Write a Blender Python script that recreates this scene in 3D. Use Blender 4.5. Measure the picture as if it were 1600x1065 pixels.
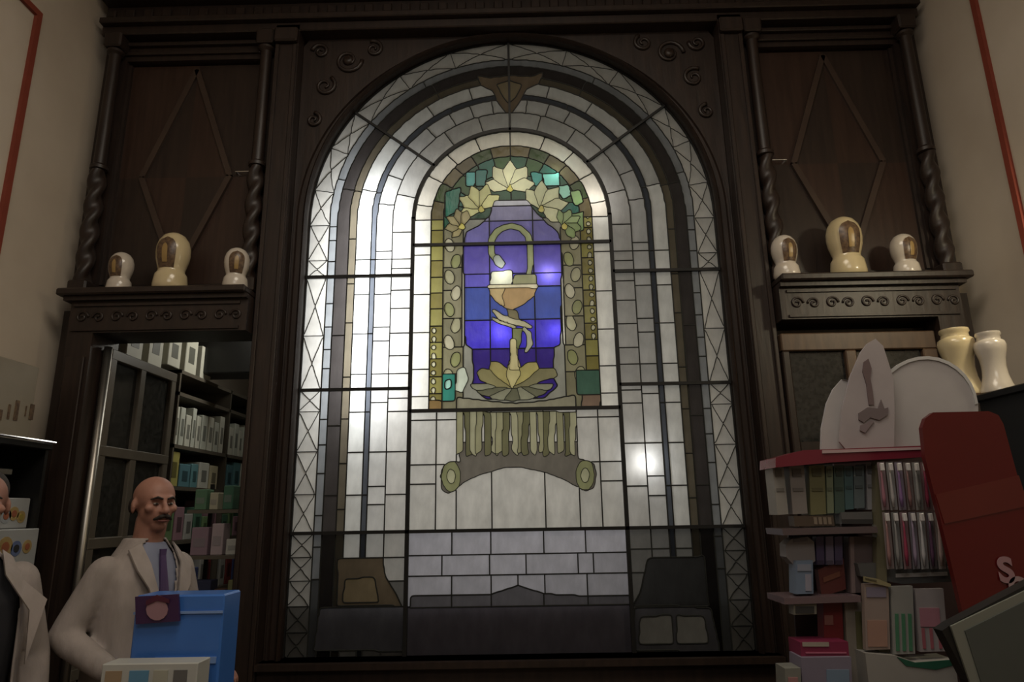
import bpy, bmesh, math, random
import numpy as np
from mathutils import Vector, Matrix
random.seed(7)
for o in list(bpy.data.objects): bpy.data.objects.remove(o)
S = bpy.context.scene; COL = S.collection
PI = math.pi
# ------------------------------------------------------------------ camera
K = 3.8/3.2
FPX = 1057.97; YAW, PITCH, ROLL = -.009, .2465, -.0172
FW = Vector((math.sin(YAW)*math.cos(PITCH), math.cos(YAW)*math.cos(PITCH), math.sin(PITCH)))
RT0 = Vector((math.cos(YAW), -math.sin(YAW), 0)); UP0 = RT0.cross(FW)
RT = RT0*math.cos(ROLL)+UP0*math.sin(ROLL); UPV = -RT0*math.sin(ROLL)+UP0*math.cos(ROLL)
CP = Vector((.0246, 0, 1.6))
cam = bpy.data.cameras.new('camera'); cam.sensor_width = 36; cam.lens = FPX/1600*36; cam.clip_start = .02
co = bpy.data.objects.new('camera', cam); COL.objects.link(co); S.camera = co
m = Matrix((RT, UPV, -FW)).transposed().to_4x4(); m.translation = CP; co.matrix_world = m
def at(px, py, Y):
    d = FW+RT*((px-800)/FPX)+UPV*((532.5-py)/FPX); return CP+d*((Y-CP.y)/d.y)
def atX(px, py, X):
    d = FW+RT*((px-800)/FPX)+UPV*((532.5-py)/FPX); return CP+d*((X-CP.x)/d.x)
# ------------------------------------------------------------------ world, lights, exposure
w = bpy.data.worlds.new('world'); S.world = w; w.use_nodes = True
w.node_tree.nodes['Background'].inputs[0].default_value = (1, .93, .85, 1)
w.node_tree.nodes['Background'].inputs[1].default_value = .02
S.view_settings.view_transform = 'Standard'; S.view_settings.look = 'None'
S.view_settings.exposure = 0; S.view_settings.gamma = 1; S.view_settings.use_curve_mapping = False
def light(name, kind, loc, energy, color=(1, 1, 1), size=.1, size_y=None, aim=None, spread=None):
    l = bpy.data.lights.new(name, kind); l.energy = energy; l.color = color
    if kind == 'AREA':
        l.size = size
        if size_y: l.shape = 'RECTANGLE'; l.size_y = size_y
        if spread: l.spread = math.radians(spread)
    else: l.shadow_soft_size = size
    o = bpy.data.objects.new(name, l); COL.objects.link(o); o.location = loc
    if aim is not None: o.rotation_euler = (Vector(aim)-Vector(loc)).to_track_quat('-Z', 'Y').to_euler()
    return o
light('room_fill_light', 'AREA', (0, 1.0, 4.95), 52, (1, .89, .74), 1.6, 1.6, aim=(0, 1.05, 0))  # unseen soft light added overhead for the walls and room
light('room_fill_light', 'AREA', (0, -1.6, 4.6), 30, (1, .92, .82), 2.2, 1.2, aim=(0, 2.5, 1.6))  # unseen front fill added from behind the camera
light('wall_lamp', 'AREA', (2.5, 2.3, 3.1), 9, (1, .88, .62), .16, aim=(2.2, 2.8, 2.2))
light('back_room_fill', 'AREA', (-1.75, 5.0, 3.0), 13, (1, .97, .86), .5, .5, aim=(-2.3, 5.0, 2.0))  # unseen fill added to light the back room goods
# lights behind the leaded window, partly added fill and highlight points
light('window_backlight', 'AREA', (-.84, 4.04, 2.86), 13.5, (.97, .99, 1), .10, 1.35, aim=(-.84, 3.0, 2.86))
light('window_backlight', 'AREA', (-.12, 4.3, 2.15), 6, (1, .97, .91), 1.6, 1.8, aim=(-.05, 3, 2.2))  # broad unseen fill panel added behind the panes
light('window_hot_spot', 'POINT', (.52, 3.92, 3.42), 1.0, (1, .95, .9), .03)
light('window_hot_spot', 'POINT', at(1003, 722, 3.87), .75, (1, 1, 1), .02)
light('window_hot_spot', 'POINT', at(857, 432, 3.845), .5, (.95, .95, 1), .012)  # this and following points added close behind glass for bright highlight spots
light('window_hot_spot', 'POINT', at(782, 522, 3.85), .35, (.9, .9, 1), .012)
light('window_hot_spot', 'POINT', at(868, 520, 3.85), .25, (.9, .9, 1), .012)
light('window_hot_spot', 'POINT', at(785, 432, 3.86), .35, (1, 1, .9), .015)
light('window_hot_spot', 'POINT', at(868, 275, 3.86), .3, (.8, 1, .9), .012)
light('window_hot_spot', 'POINT', (.0, 3.99, 3.60), 1.1, (1, 1, .85), .03)  # added to brighten the medallion

# ------------------------------------------------------------------ materials
def nd(nt, t, **kw):
    n = nt.nodes.new(t)
    for k, v in kw.items(): setattr(n, k, v)
    return n
def mat(name, col, rough=.5, col2=None, scale=8, stretch=(1, 1, 1), bump=.0, metal=0, spec=.5, objcol=False, trans=0, alpha=1, coat=0):
    M = bpy.data.materials.new(name); M.use_nodes = True; nt = M.node_tree; b = nt.nodes['Principled BSDF']
    b.inputs['Roughness'].default_value = rough; b.inputs['Metallic'].default_value = metal
    b.inputs['Specular IOR Level'].default_value = spec
    b.inputs['Coat Weight'].default_value = coat
    if trans: b.inputs['Transmission Weight'].default_value = trans
    b.inputs['Alpha'].default_value = alpha
    tc = nd(nt, 'ShaderNodeTexCoord'); mp = nd(nt, 'ShaderNodeMapping'); mp.inputs['Scale'].default_value = stretch
    nz = nd(nt, 'ShaderNodeTexNoise'); nz.inputs['Scale'].default_value = scale; nz.inputs['Detail'].default_value = 5
    nt.links.new(tc.outputs['Object'], mp.inputs[0]); nt.links.new(mp.outputs[0], nz.inputs['Vector'])
    mx = nd(nt, 'ShaderNodeMix', data_type='RGBA')
    rp = nd(nt, 'ShaderNodeMapRange'); rp.inputs[1].default_value = .35; rp.inputs[2].default_value = .65
    nt.links.new(nz.outputs[0], rp.inputs[0]); nt.links.new(rp.outputs[0], mx.inputs[0])
    c2 = col2 or tuple(c*.88 for c in col)
    mx.inputs[6].default_value = (*col, 1); mx.inputs[7].default_value = (*c2, 1)
    out = mx.outputs[2]
    if objcol:
        oi = nd(nt, 'ShaderNodeObjectInfo'); ml = nd(nt, 'ShaderNodeMix', data_type='RGBA', blend_type='MULTIPLY'); ml.inputs[0].default_value = 1
        nt.links.new(out, ml.inputs[6]); nt.links.new(oi.outputs['Color'], ml.inputs[7]); out = ml.outputs[2]
    nt.links.new(out, b.inputs['Base Color'])
    if bump:
        bp = nd(nt, 'ShaderNodeBump'); bp.inputs['Strength'].default_value = bump; bp.inputs['Distance'].default_value = .01
        nt.links.new(nz.outputs[0], bp.inputs['Height']); nt.links.new(bp.outputs[0], b.inputs['Normal'])
    return M
WOOD = mat('dark_wood', (.017, .0105, .008), .45, (.028, .0165, .012), 6, (6, 6, .7), .15)
WOOD2 = mat('veneer_wood', (.018, .0105, .0075), .42, (.028, .0165, .0115), 5, (7, 7, .5), .1)
WOODR = mat('veneer_red_wood', (.028, .0135, .0085), .42, (.040, .020, .013), 5, (7, 7, .5), .1)
LOZ = mat('moulding_wood', (.042, .026, .019), .4, (.055, .035, .025), 6)
WOODM = mat('brown_frame_wood', (.10, .060, .034), .45, (.07, .04, .024), 6, (5, 5, 1), .1)
GREYW = mat('grey_painted_wood', (.115, .10, .078), .4, None, 8)
WALL = mat('plaster_wall', (.62, .54, .44), .85, (.56, .48, .385), 2.2, (1, 1, 1), .05)
REDP = mat('red_paint', (.27, .055, .032), .6)
WHITEB = mat('white_lining', (.5, .5, .48), .9)
FLOOR = mat('floor_tiles', (.12, .08, .05), .4)
IRON = mat('dark_iron', (.012, .012, .012), .5, spec=.3)
LEAD = mat('lead', (.03, .032, .03), .5, spec=.3)
CER = mat('glazed_ceramic', (.62, .56, .48), .22, (.55, .49, .41), 6, coat=.4)
CERY = mat('cream_ceramic', (.66, .55, .34), .22, (.58, .48, .28), 6, coat=.4)
CART = mat('brown_cartouche', (.16, .10, .055), .35, (.07, .04, .025), 60)
GOLD = mat('gilt_paint', (.38, .25, .09), .35)
BLACK = mat('black_paint', (.008, .008, .008), .4)
DGLASS = mat('dark_glass', (.012, .013, .012), .12, (.03, .03, .028), 40, spec=.6)
CARD = mat('printed_card', (1, 1, 1), .5, (.93, .93, .93), 10, objcol=True)
PLAST = mat('glossy_plastic', (1, 1, 1), .25, (.95, .95, .95), 10, objcol=True)
SKIN = mat('skin', (.36, .18, .13), .55, (.30, .145, .105), 12)
COAT = mat('white_cotton', (.34, .295, .275), .85, (.28, .245, .225), 9, (1.6, 1.6, .5), bump=.9)
FABD = mat('dark_cloth', (.012, .012, .016), .85)
TROU = mat('grey_cloth', (.05, .05, .055), .85)
SHIRT = mat('pale_blue_cloth', (.22, .24, .33), .8)
TIE = mat('violet_tie', (.07, .04, .12), .6)
HAIR = mat('dark_hair', (.02, .014, .01), .7)
EYE = mat('eye_white', (.22, .18, .16), .4)
CHROMED = mat('dull_metal', (.42, .40, .36), .38, metal=1)
CHROME = mat('chrome', (.6, .6, .6), .2, metal=1)
def glassmat():
    M = bpy.data.materials.new('stained_glass'); M.use_nodes = True; nt = M.node_tree; nt.nodes.clear()
    o = nd(nt, 'ShaderNodeOutputMaterial'); oi = nd(nt, 'ShaderNodeObjectInfo')
    tc = nd(nt, 'ShaderNodeTexCoord'); nz = nd(nt, 'ShaderNodeTexNoise'); nz.inputs['Scale'].default_value = 16; nz.inputs['Detail'].default_value = 6
    mp = nd(nt, 'ShaderNodeMapping'); mp.inputs['Scale'].default_value = (1, 1, .5)
    nt.links.new(tc.outputs['Object'], mp.inputs[0]); nt.links.new(mp.outputs[0], nz.inputs['Vector'])
    rp = nd(nt, 'ShaderNodeMapRange'); rp.inputs[1].default_value = .3; rp.inputs[2].default_value = .7; rp.inputs[3].default_value = .8; rp.inputs[4].default_value = 1.08
    nt.links.new(nz.outputs[0], rp.inputs[0])
    ml = nd(nt, 'ShaderNodeVectorMath', operation='SCALE'); nt.links.new(oi.outputs['Color'], ml.inputs[0]); nt.links.new(rp.outputs[0], ml.inputs['Scale'])
    bp = nd(nt, 'ShaderNodeBump'); bp.inputs['Strength'].default_value = .35; bp.inputs['Distance'].default_value = .01
    nt.links.new(nz.outputs[0], bp.inputs['Height'])
    tr = nd(nt, 'ShaderNodeBsdfTranslucent'); df = nd(nt, 'ShaderNodeBsdfDiffuse'); gl = nd(nt, 'ShaderNodeBsdfGlossy'); gl.inputs['Roughness'].default_value = .12
    nt.links.new(ml.outputs[0], tr.inputs[0]); nt.links.new(ml.outputs[0], df.inputs[0])
    for n in (tr, df, gl): nt.links.new(bp.outputs[0], n.inputs['Normal'])
    m1 = nd(nt, 'ShaderNodeMixShader'); m1.inputs[0].default_value = .25; nt.links.new(tr.outputs[0], m1.inputs[1]); nt.links.new(df.outputs[0], m1.inputs[2])
    m2 = nd(nt, 'ShaderNodeMixShader'); m2.inputs[0].default_value = .012; nt.links.new(m1.outputs[0], m2.inputs[1]); nt.links.new(gl.outputs[0], m2.inputs[2])
    nt.links.new(m2.outputs[0], o.inputs[0]); return M
SGLASS = glassmat()

# ------------------------------------------------------------------ mesh helpers
class MB:
    def __init__(s): s.v = []; s.f = []
    def add(s, vs, fs):
        n = len(s.v); s.v += [tuple(v) for v in vs]; s.f += [tuple(i+n for i in f) for f in fs]; return s
    def box(s, x0, x1, y0, y1, z0, z1, bev=0):
        if bev <= 0:
            vs = [(x, y, z) for z in (z0, z1) for y in (y0, y1) for x in (x0, x1)]
            return s.add(vs, [(0, 2, 3, 1), (4, 5, 7, 6), (0, 1, 5, 4), (2, 6, 7, 3), (0, 4, 6, 2), (1, 3, 7, 5)])
        bm = bmesh.new(); bmesh.ops.create_cube(bm, size=1)
        for v in bm.verts: v.co = Vector(((x0+x1)/2+v.co.x*(x1-x0), (y0+y1)/2+v.co.y*(y1-y0), (z0+z1)/2+v.co.z*(z1-z0)))
        bmesh.ops.bevel(bm, geom=bm.edges[:], offset=bev, segments=1, affect='EDGES'); bm.verts.index_update()
        s.add([v.co[:] for v in bm.verts], [[v.index for v in f.verts] for f in bm.faces]); bm.free(); return s
    def prism(s, pts, y0, y1):               # polygon in the x-z plane, extruded in y
        n = len(pts); vs = [(p[0], y0, p[1]) for p in pts]+[(p[0], y1, p[1]) for p in pts]
        return s.add(vs, [tuple(range(n)), tuple(range(2*n-1, n-1, -1))]+[(i, i+n, (i+1) % n+n, (i+1) % n) for i in range(n)])
    def tube(s, path, rad, seg=8):
        path = [Vector(p) for p in path]; n = len(path); rad = rad if hasattr(rad, '__len__') else [rad]*n
        base = len(s.v); prev = None
        for i, p in enumerate(path):
            t = (path[min(i+1, n-1)]-path[max(i-1, 0)]).normalized()
            a = prev if prev is not None else (Vector((0, 1, 0)) if abs(t.y) < .9 else Vector((1, 0, 0)))
            a = (a-t*a.dot(t)).normalized(); b = t.cross(a); prev = a
            for k in range(seg):
                an = 2*PI*k/seg; s.v.append(tuple(p+(a*math.cos(an)+b*math.sin(an))*rad[i]))
        for i in range(n-1):
            for k in range(seg):
                s.f.append((base+i*seg+k, base+i*seg+(k+1) % seg, base+(i+1)*seg+(k+1) % seg, base+(i+1)*seg+k))
        s.f.append(tuple(base+k for k in range(seg))[::-1]); s.f.append(tuple(base+(n-1)*seg+k for k in range(seg))); return s
    def lathe(s, prof, c=(0, 0, 0), seg=24):
        base = len(s.v); n = len(prof)
        for r, z in prof:
            for k in range(seg):
                a = 2*PI*k/seg; s.v.append((c[0]+r*math.cos(a), c[1]+r*math.sin(a), c[2]+z))
        for i in range(n-1):
            for k in range(seg): s.f.append((base+i*seg+k, base+i*seg+(k+1) % seg, base+(i+1)*seg+(k+1) % seg, base+(i+1)*seg+k))
        s.f.append(tuple(base+k for k in range(seg))[::-1]); s.f.append(tuple(base+(n-1)*seg+k for k in range(seg))); return s
    def sweep(s, path, prof, closed=False):  # path in x-z plane; profile = (outward offset, y)
        n = len(path); m_ = len(prof); base = len(s.v)
        for i in range(n):
            p = Vector(path[i]); t = (Vector(path[min(i+1, n-1)])-Vector(path[max(i-1, 0)])).normalized(); nn = Vector((t.y, -t.x))
            for (a, y) in prof: q = p+nn*a; s.v.append((q.x, y, q.y))
        for i in range(n-1):
            for k in range(m_): s.f.append((base+i*m_+k, base+i*m_+(k+1) % m_, base+(i+1)*m_+(k+1) % m_, base+(i+1)*m_+k))
        s.f.append(tuple(base+k for k in range(m_))); s.f.append(tuple(base+(n-1)*m_+k for k in range(m_))[::-1]); return s
    def build(s, name, mt, parent=None, smooth=False, origin=None):
        me = bpy.data.meshes.new(name); o_ = Vector(origin) if origin is not None else Vector((0, 0, 0))
        me.from_pydata([tuple(Vector(v)-o_) for v in s.v], [], s.f); me.validate()
        bm = bmesh.new(); bm.from_mesh(me); bmesh.ops.recalc_face_normals(bm, faces=bm.faces); bm.to_mesh(me); bm.free()
        if smooth:
            for p in me.polygons: p.use_smooth = True
            if smooth is not True: me.set_sharp_from_angle(angle=math.radians(smooth))
        me.materials.append(mt); o = bpy.data.objects.new(name, me); COL.objects.link(o)
        o.location = o_
        if parent is not None:
            o.parent = parent; o.location = o_ - PW.get(parent, Vector((0, 0, 0)))
            PW[o] = o_
        else: PW[o] = o_
        return o
PW = {}
def empty(name, loc=(0, 0, 0), parent=None):
    o = bpy.data.objects.new(name, None); COL.objects.link(o); PW[o] = Vector(loc); o.location = loc; o.empty_display_size = .05
    if parent is not None: o.parent = parent; o.location = Vector(loc)-PW.get(parent, Vector((0, 0, 0)))
    return o
def tag(o, label, cat, group=None):
    o['label'] = label; o['category'] = cat
    if group: o['group'] = group
    return o
def struct(o): o['kind'] = 'structure'; return o
def stuff(o): o['kind'] = 'stuff'; return o
def dup(o, parent=None):
    c = o.copy(); COL.objects.link(c)
    if parent is not None: c.parent = parent
    for ch in list(o.children): dup(ch, c)
    return c

# ------------------------------------------------------------------ room shell
Wd, ri, iv = 1.222, .585, .593
ZS, ZA, ZB, ZC, ZD, ZE, Z0 = 3.323, 2.965, 2.287, 2.157, 1.504, 3.154, .884
struct(MB().box(-2.8, 2.8, -3.5, 7.2, -.1, 0).build('floor', FLOOR))
struct(MB().box(-2.8, 2.8, -3.5, 7.2, 5.3, 5.4).build('ceiling', WALL))
struct(MB().box(-2.8, -2.62, -3.5, 3.9, 0, 5.3).build('wall_left', WALL))
struct(MB().box(2.62, 2.8, -3.5, 3.9, 0, 5.3).build('wall_right', WALL))
struct(MB().box(-2.8, 2.8, -3.6, -3.5, 0, 5.3).build('wall_front', WALL))
wb = MB().box(-2.62, -2.31, 3.82, 3.9, 2.7, 5.3).box(-2.31, -1.41, 3.82, 3.9, 2.7, 5.3).box(-1.41, -1.26, 3.82, 3.9, 0, 5.3).box(-1.26, 1.26, 3.82, 3.9, 4.62, 5.3).box(-1.26, 1.26, 3.82, 3.9, 0, .8).box(1.26, 2.62, 3.82, 3.9, 0, 5.3)
struct(wb.build('wall_back', WALL))
# back room seen through the left opening
struct(MB().box(-2.8, -2.7, 3.9, 7.2, 0, 3.4).build('wall_back_room_left', WALL))
struct(MB().box(-1.42, -1.36, 3.9, 7.2, 0, 3.4).build('wall_back_room_right', WALL))
struct(MB().box(-2.8, -1.36, 7.1, 7.2, 0, 3.4).build('wall_back_room_end', GREYW))
struct(MB().box(-2.8, -1.36, 3.9, 7.2, 3.4, 3.5).build('ceiling_back_room', WALL))
# white lined light recess behind the window
struct(MB().box(-1.32, 1.32, 3.84, 4.42, .8, 1.135).build('wall_backlight_block', BLACK))  # unseen black block added to cut backlight to the lowest panes
struct(MB().box(-1.34, 1.34, 4.42, 4.46, .8, 4.66).box(-1.36, -1.32, 3.9, 4.42, .8, 4.66).box(1.32, 1.36, 3.9, 4.42, .8, 4.66).box(-1.34, 1.34, 3.9, 4.42, 4.66, 4.7).box(-1.34, 1.34, 3.9, 4.42, .76, .8).build('wall_window_recess', WHITEB))
# red painted stripe with raised plaster panel on both side walls
def stripe(sx, y1, ztop, y0=.4):
    X = 2.62*sx; a, b = sorted((X, X-sx*.012))
    p = MB().box(a, b, y0, y1-.06, .9, ztop-.06).build('trim_'+('1' if sx < 0 else '2'), WALL); struct(p)
    a, b = sorted((X, X-sx*.02))
    q = MB().box(a, b, y1-.036, y1, .9, ztop).box(a, b, y0, y1-.036, ztop-.036, ztop).build('trim_'+('3' if sx < 0 else '4'), REDP); struct(q)
PL = atX(62, 22, -2.62); PR = atX(1524, 8, 2.62)
stripe(-1, PL.y, PL.z); stripe(1, PR.y+.01, 4.5)

# ------------------------------------------------------------------ leaded window: label raster -> one mesh per pane
h = .0075
nx = int(2*1.23/h); nz_ = int((4.56-Z0)/h); x0g = -nx*h/2; z0g = Z0
xc = x0g+(np.arange(nx)+.5)*h; zc = z0g+(np.arange(nz_)+.5)*h
XX, ZZ = np.meshgrid(xc, zc)
RR = np.where(ZZ < ZS, np.abs(XX), np.hypot(XX, ZZ-ZS)); ANG = np.degrees(np.arctan2(ZZ-ZS, np.abs(XX)))
INS = RR < Wd
LAB = np.zeros(XX.shape, int); PIECES = {}
cnt = [0]
def piece(mask, col, name='glass_pane', grp='side'):
    mask = mask & INS
    if mask.sum() < 4: return
    cnt[0] += 1; LAB[mask] = cnt[0]; v = 1+random.uniform(-.07, .07)
    PIECES[cnt[0]] = (tuple(min(1, c*v) for c in col), name, grp)
def inpoly(P):
    ins = np.zeros(XX.shape, bool); n = len(P)
    for i in range(n):
        xa, za = P[i]; xb, zb = P[(i+1) % n]
        if za == zb: continue
        c = (ZZ > min(za, zb)) & (ZZ <= max(za, zb)); xi = xa+(ZZ-za)*(xb-xa)/(zb-za); ins ^= c & (XX < xi)
    return ins
def PX(pts): return [(at(x, y, 3.8).x, at(x, y, 3.8).z) for x, y in pts]
def poly(pts, col, name='glass_pane', grp='medallion', clip=None):
    m_ = inpoly(PX(pts)); m_ = m_ if clip is None else m_ & clip; piece(m_, col, name, grp)
def zy(y): return at(600, y, 3.8).z
def thick(pts, wd, col, name='glass_pane', grp='medallion'):   # a curved stroke of given pixel width
    P = [Vector(p) for p in pts]; L, R_ = [], []
    n = len(P); ws = wd if hasattr(wd, '__len__') else [wd]*n
    for i in range(n):
        t = (P[min(i+1, n-1)]-P[max(i-1, 0)]).normalized(); nn = Vector((t.y, -t.x))
        L.append(tuple(P[i]+nn*ws[i]/2)); R_.append(tuple(P[i]-nn*ws[i]/2))
    poly(L+R_[::-1], col, name, grp)
WHT, CRM, GRY, BRN, DRK, BLU = (.80, .81, .79), (.78, .77, .70), (.48, .48, .46), (.20, .155, .12), (.13, .125, .13), (.33, .36, .40)
def seg(zs, angs): return sorted([z-ZS for z in zs])+[a for a in angs]
IR = [ZA, ZB, ZD]
bands = [
 ('d', 1.105, Wd, (.76, .75, .71), [zy(v) for v in (350, 405, 523, 640, 703, 770, 868, 905, 945, 985)]+IR, [10, 24, 37, 55, 72, 90]),
 ('s', 1.056, 1.105, (.34, .36, .38), [zy(v) for v in (300, 350, 372, 405, 470, 505, 540, 570, 650, 690, 735, 800, 850, 900)]+IR, [15, 37, 60, 90]),
 ('s', .985, 1.056, (.065, .058, .056), [zy(v) for v in (345, 520, 660, 770)]+IR, [12, 37, 62, 90]),
 ('s', .938, .985, (.15, .13, .095), [zy(v) for v in (310, 370, 440, 500, 585, 650, 720, 790)]+IR, [12, 37, 62, 90]),
 ('s', .850, .938, (.82, .83, .80), [zy(v) for v in (347, 402, 457, 517, 580, 640, 703, 770, 868)]+IR, [13, 37, 56, 74, 90]),
 ('s', .815, .850, (.10, .11, .13), [zy(v) for v in (402, 517, 640, 770)]+IR, [13, 37, 64, 90]),
 ('s', .720, .815, (.68, .68, .66), [zy(v) for v in (300, 347, 390, 402, 457, 508, 530, 580, 625, 703, 755, 785, 868)]+IR, [8, 22, 37, 50, 62, 72, 82, 90]),
 ('s', ri, .720, (.60, .59, .56), [zy(v) for v in (310, 360, 402, 417, 450, 480, 517, 553, 580, 620, 640, 703, 770, 868, 904)]+IR, [14, 37, 55, 74, 90]),
]
for side in (-1, 1):
    SM = (XX*side > 0)
    for kind_, r0, r1, col, zl, al in bands:
        bm_ = SM & (RR >= r0) & (RR < r1)
        zz = [Z0-.01]+sorted(set(round(z, 3) for z in zl if z < ZS-.01))+([] if al[0] > 9 else [])
        dz = .012*side if kind_ == 's' else 0
        for i, za in enumerate(zz):
            zb = zz[i+1] if i+1 < len(zz) else None
            if any(abs(za-k) < .004 for k in IR) or i == 0: z_a = za
            else: z_a = za+dz
            if zb is None: mk = bm_ & (ZZ >= z_a) & ((ZZ < ZS) | (ANG < al[0])); tt = (z_a, ZS+math.radians(al[0])*(r0+r1)/2)
            else:
                z_b = zb if any(abs(zb-k) < .004 for k in IR) else zb+dz
                mk = bm_ & (ZZ >= z_a) & (ZZ < z_b); tt = (z_a, z_b)
            c_ = tuple(v*.72 for v in col) if side > 0 and za >= ZB-.01 and r1 < .9 else col  # right inner panes toned down: weaker backlight put into their colour
            if za < ZD-.01:                     # below the long iron bar, missing backlight is put into pane colour
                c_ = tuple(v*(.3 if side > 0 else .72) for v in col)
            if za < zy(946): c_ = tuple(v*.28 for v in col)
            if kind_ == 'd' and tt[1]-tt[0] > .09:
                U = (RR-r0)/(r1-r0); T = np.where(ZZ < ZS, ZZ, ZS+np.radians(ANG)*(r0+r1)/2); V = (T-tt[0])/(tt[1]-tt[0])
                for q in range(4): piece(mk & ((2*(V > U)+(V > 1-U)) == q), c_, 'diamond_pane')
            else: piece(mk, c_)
        for i in range(len(al)-1):
            mk = bm_ & (ZZ >= ZS) & (ANG >= al[i]) & (ANG < al[i+1])
            if al[i+1] == 90: mk = bm_ & (ZZ >= ZS) & (ANG >= al[i])
            ta, tb = al[i], al[i+1]
            c_ = tuple(v*(.66 if ta >= 37 else .85) for v in col)  # weak light at the arch put into its pane colours
            if side > 0 and r1 < 1: c_ = tuple(v*(.9 if ta >= 37 else .62) for v in col) if ta < 37 else c_  # right side of the arch dimmed further, also in colour
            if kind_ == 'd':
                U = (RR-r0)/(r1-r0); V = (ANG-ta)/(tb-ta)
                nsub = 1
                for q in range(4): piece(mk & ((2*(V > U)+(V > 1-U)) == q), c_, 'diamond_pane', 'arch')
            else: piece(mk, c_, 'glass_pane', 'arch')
# keystone ornament at the crown
poly([(745, 118), (765, 122), (795, 118), (830, 120), (850, 112), (842, 130), (822, 140), (812, 160), (800, 176), (790, 176), (778, 160), (770, 142), (752, 134)], (.17, .13, .09), 'painted_pane', 'arch')
poly([(776, 132), (795, 126), (816, 132), (806, 152), (795, 162), (786, 152)], (.27, .22, .14), 'painted_pane', 'arch')
# --- medallion
CENT = (np.abs(XX) < iv) & (ZZ < ZS) & (ZZ >= ZC) | (RR < ri) & (ZZ >= ZC)
piece(CENT, (.3, .3, .25), 'glass_pane', 'medallion')
for side in (-1, 1):
    SM = CENT & (XX*side > 0)
    zz = [ZC, zy(620), zy(578), zy(520), zy(462), zy(400), ZE, zy(330)]
    for i in range(len(zz)):
        zb = zz[i+1] if i+1 < len(zz) else 9
        piece(SM & (np.abs(XX) > .488) & (ZZ >= zz[i]) & (ZZ < zb) & (ZZ < ZS), (.84, .83, .76), 'border_pane', 'medallion')
    for a0, a1 in ((0, 10), (10, 30), (30, 48), (48, 68), (68, 91)):
        piece(SM & (RR > .488) & (ZZ >= ZS) & (ANG >= a0) & (ANG < a1), (.80, .76, .66), 'border_pane', 'medallion')
    # olive bead band
    zz = np.arange(ZC, ZS, .1)
    for i, z in enumerate(zz):
        piece(SM & (np.abs(XX) > .415) & (np.abs(XX) <= .488) & (ZZ >= z) & (ZZ < z+.1) & (ZZ < ZS), [(.22, .19, .06), (.30, .275, .09)][i % 2], 'border_pane', 'medallion')
        if side < 0 and z < 2.6 or side > 0 and z > 2.5:
            for q in (0, .05): piece(SM & (np.hypot((np.abs(XX)-.462)*1.2, ZZ-z-.02-q) < .018), (.62, .60, .42), 'bead_pane', 'medallion')
    for a0 in range(0, 90, 15):
        piece(SM & (RR > .415) & (RR <= .488) & (ZZ >= ZS) & (ANG >= a0) & (ANG < a0+15.1), [(.11, .09, .045), (.05, .08, .03), (.15, .12, .06)][(a0//15) % 3], 'border_pane', 'medallion')
    for a0 in range(0, 90, 15):
        piece(SM & (RR > .30) & (RR <= .415) & (ZZ >= ZS-.12) & (ANG >= a0-(20 if a0 == 0 else 0)) & (ANG < a0+15.1), [(.02, .085, .05), (.015, .12, .09), (.04, .10, .03)][(a0//15+(side > 0)) % 3], 'glass_pane', 'medallion')
    piece(SM & (RR <= .30) & (ZZ >= ZS), (.03, .085, .05), 'glass_pane', 'medallion')
    zz = [ZC, zy(585), zy(545), zy(500), zy(455), zy(420), ZE, ZS-.06]
    for i in range(len(zz)-1):
        piece(SM & (np.abs(XX) > .29) & (np.abs(XX) <= .415) & (ZZ >= zz[i]) & (ZZ < zz[i+1]), (.30, .28, .17) if i % 2 else (.23, .215, .135), 'painted_pane', 'medallion')
    for q in range(9):
        zc_ = zy(590)+(ZE-zy(590))*q/8; xo = .335 if q % 2 else .375
        piece(SM & (((np.abs(XX)-xo)/.030)**2+((ZZ-zc_)/.045+(np.abs(XX)-xo)*8*(1 if q % 2 else -1))**2 < 1), [(.42, .40, .25), (.30, .31, .14), (.5, .47, .33)][q % 3], 'leaf_pane', 'medallion')
    piece(SM & (np.abs(XX) > .288) & (np.abs(XX) < .302) & (ZZ > zy(545)) & (ZZ < zy(400)), (.62, .60, .48), 'border_pane', 'medallion')
for pts, c in (([(727, 270), (742, 268), (742, 290), (728, 292)], (.10, .42, .40)), ([(742, 266), (762, 264), (758, 290), (743, 292)], (.04, .17, .15)),
               ([(848, 272), (873, 270), (875, 290), (850, 291)], (.22, .62, .54)), ([(828, 268), (847, 270), (848, 292), (834, 290)], (.05, .30, .27)),
               ([(868, 292), (888, 288), (893, 304), (880, 312)], (.35, .70, .55)), ([(890, 300), (906, 296), (912, 316), (898, 322)], (.30, .48, .20)),
               ([(696, 300), (720, 292), (716, 330), (694, 340)], (.04, .16, .11)), ([(893, 335), (912, 330), (912, 360), (896, 362)], (.25, .36, .16))):
    poly(pts, c)
# lilies
def flower(cx, cy, s, rot, col):
    for k in range(5):
        a = math.radians(rot+(-80+40*k)); L = s*(1.0 if k in (0, 4) else 1.1)
        tip = (cx+math.sin(a)*L, cy-math.cos(a)*L); wv = s*.3
        px_, py_ = math.cos(a), math.sin(a); mx_, my_ = cx+math.sin(a)*L*.6, cy-math.cos(a)*L*.6
        poly([(cx-px_*3, cy-py_*3), (mx_-px_*wv, my_-py_*wv), tip, (mx_+px_*wv, my_+py_*wv), (cx+px_*3, cy+py_*3)], tuple(c*(1, .8, .92, .8, 1)[k] for c in col), 'petal_pane')
    poly([(cx-6, cy+4), (cx, cy-5), (cx+6, cy+4), (cx, cy+8)], (.70, .62, .16), 'petal_pane')
flower(797, 293, 40, 0, (.80, .78, .52)); flower(752, 325, 36, -25, (.74, .72, .34)); flower(846, 325, 40, 40, (.74, .74, .46))
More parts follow.
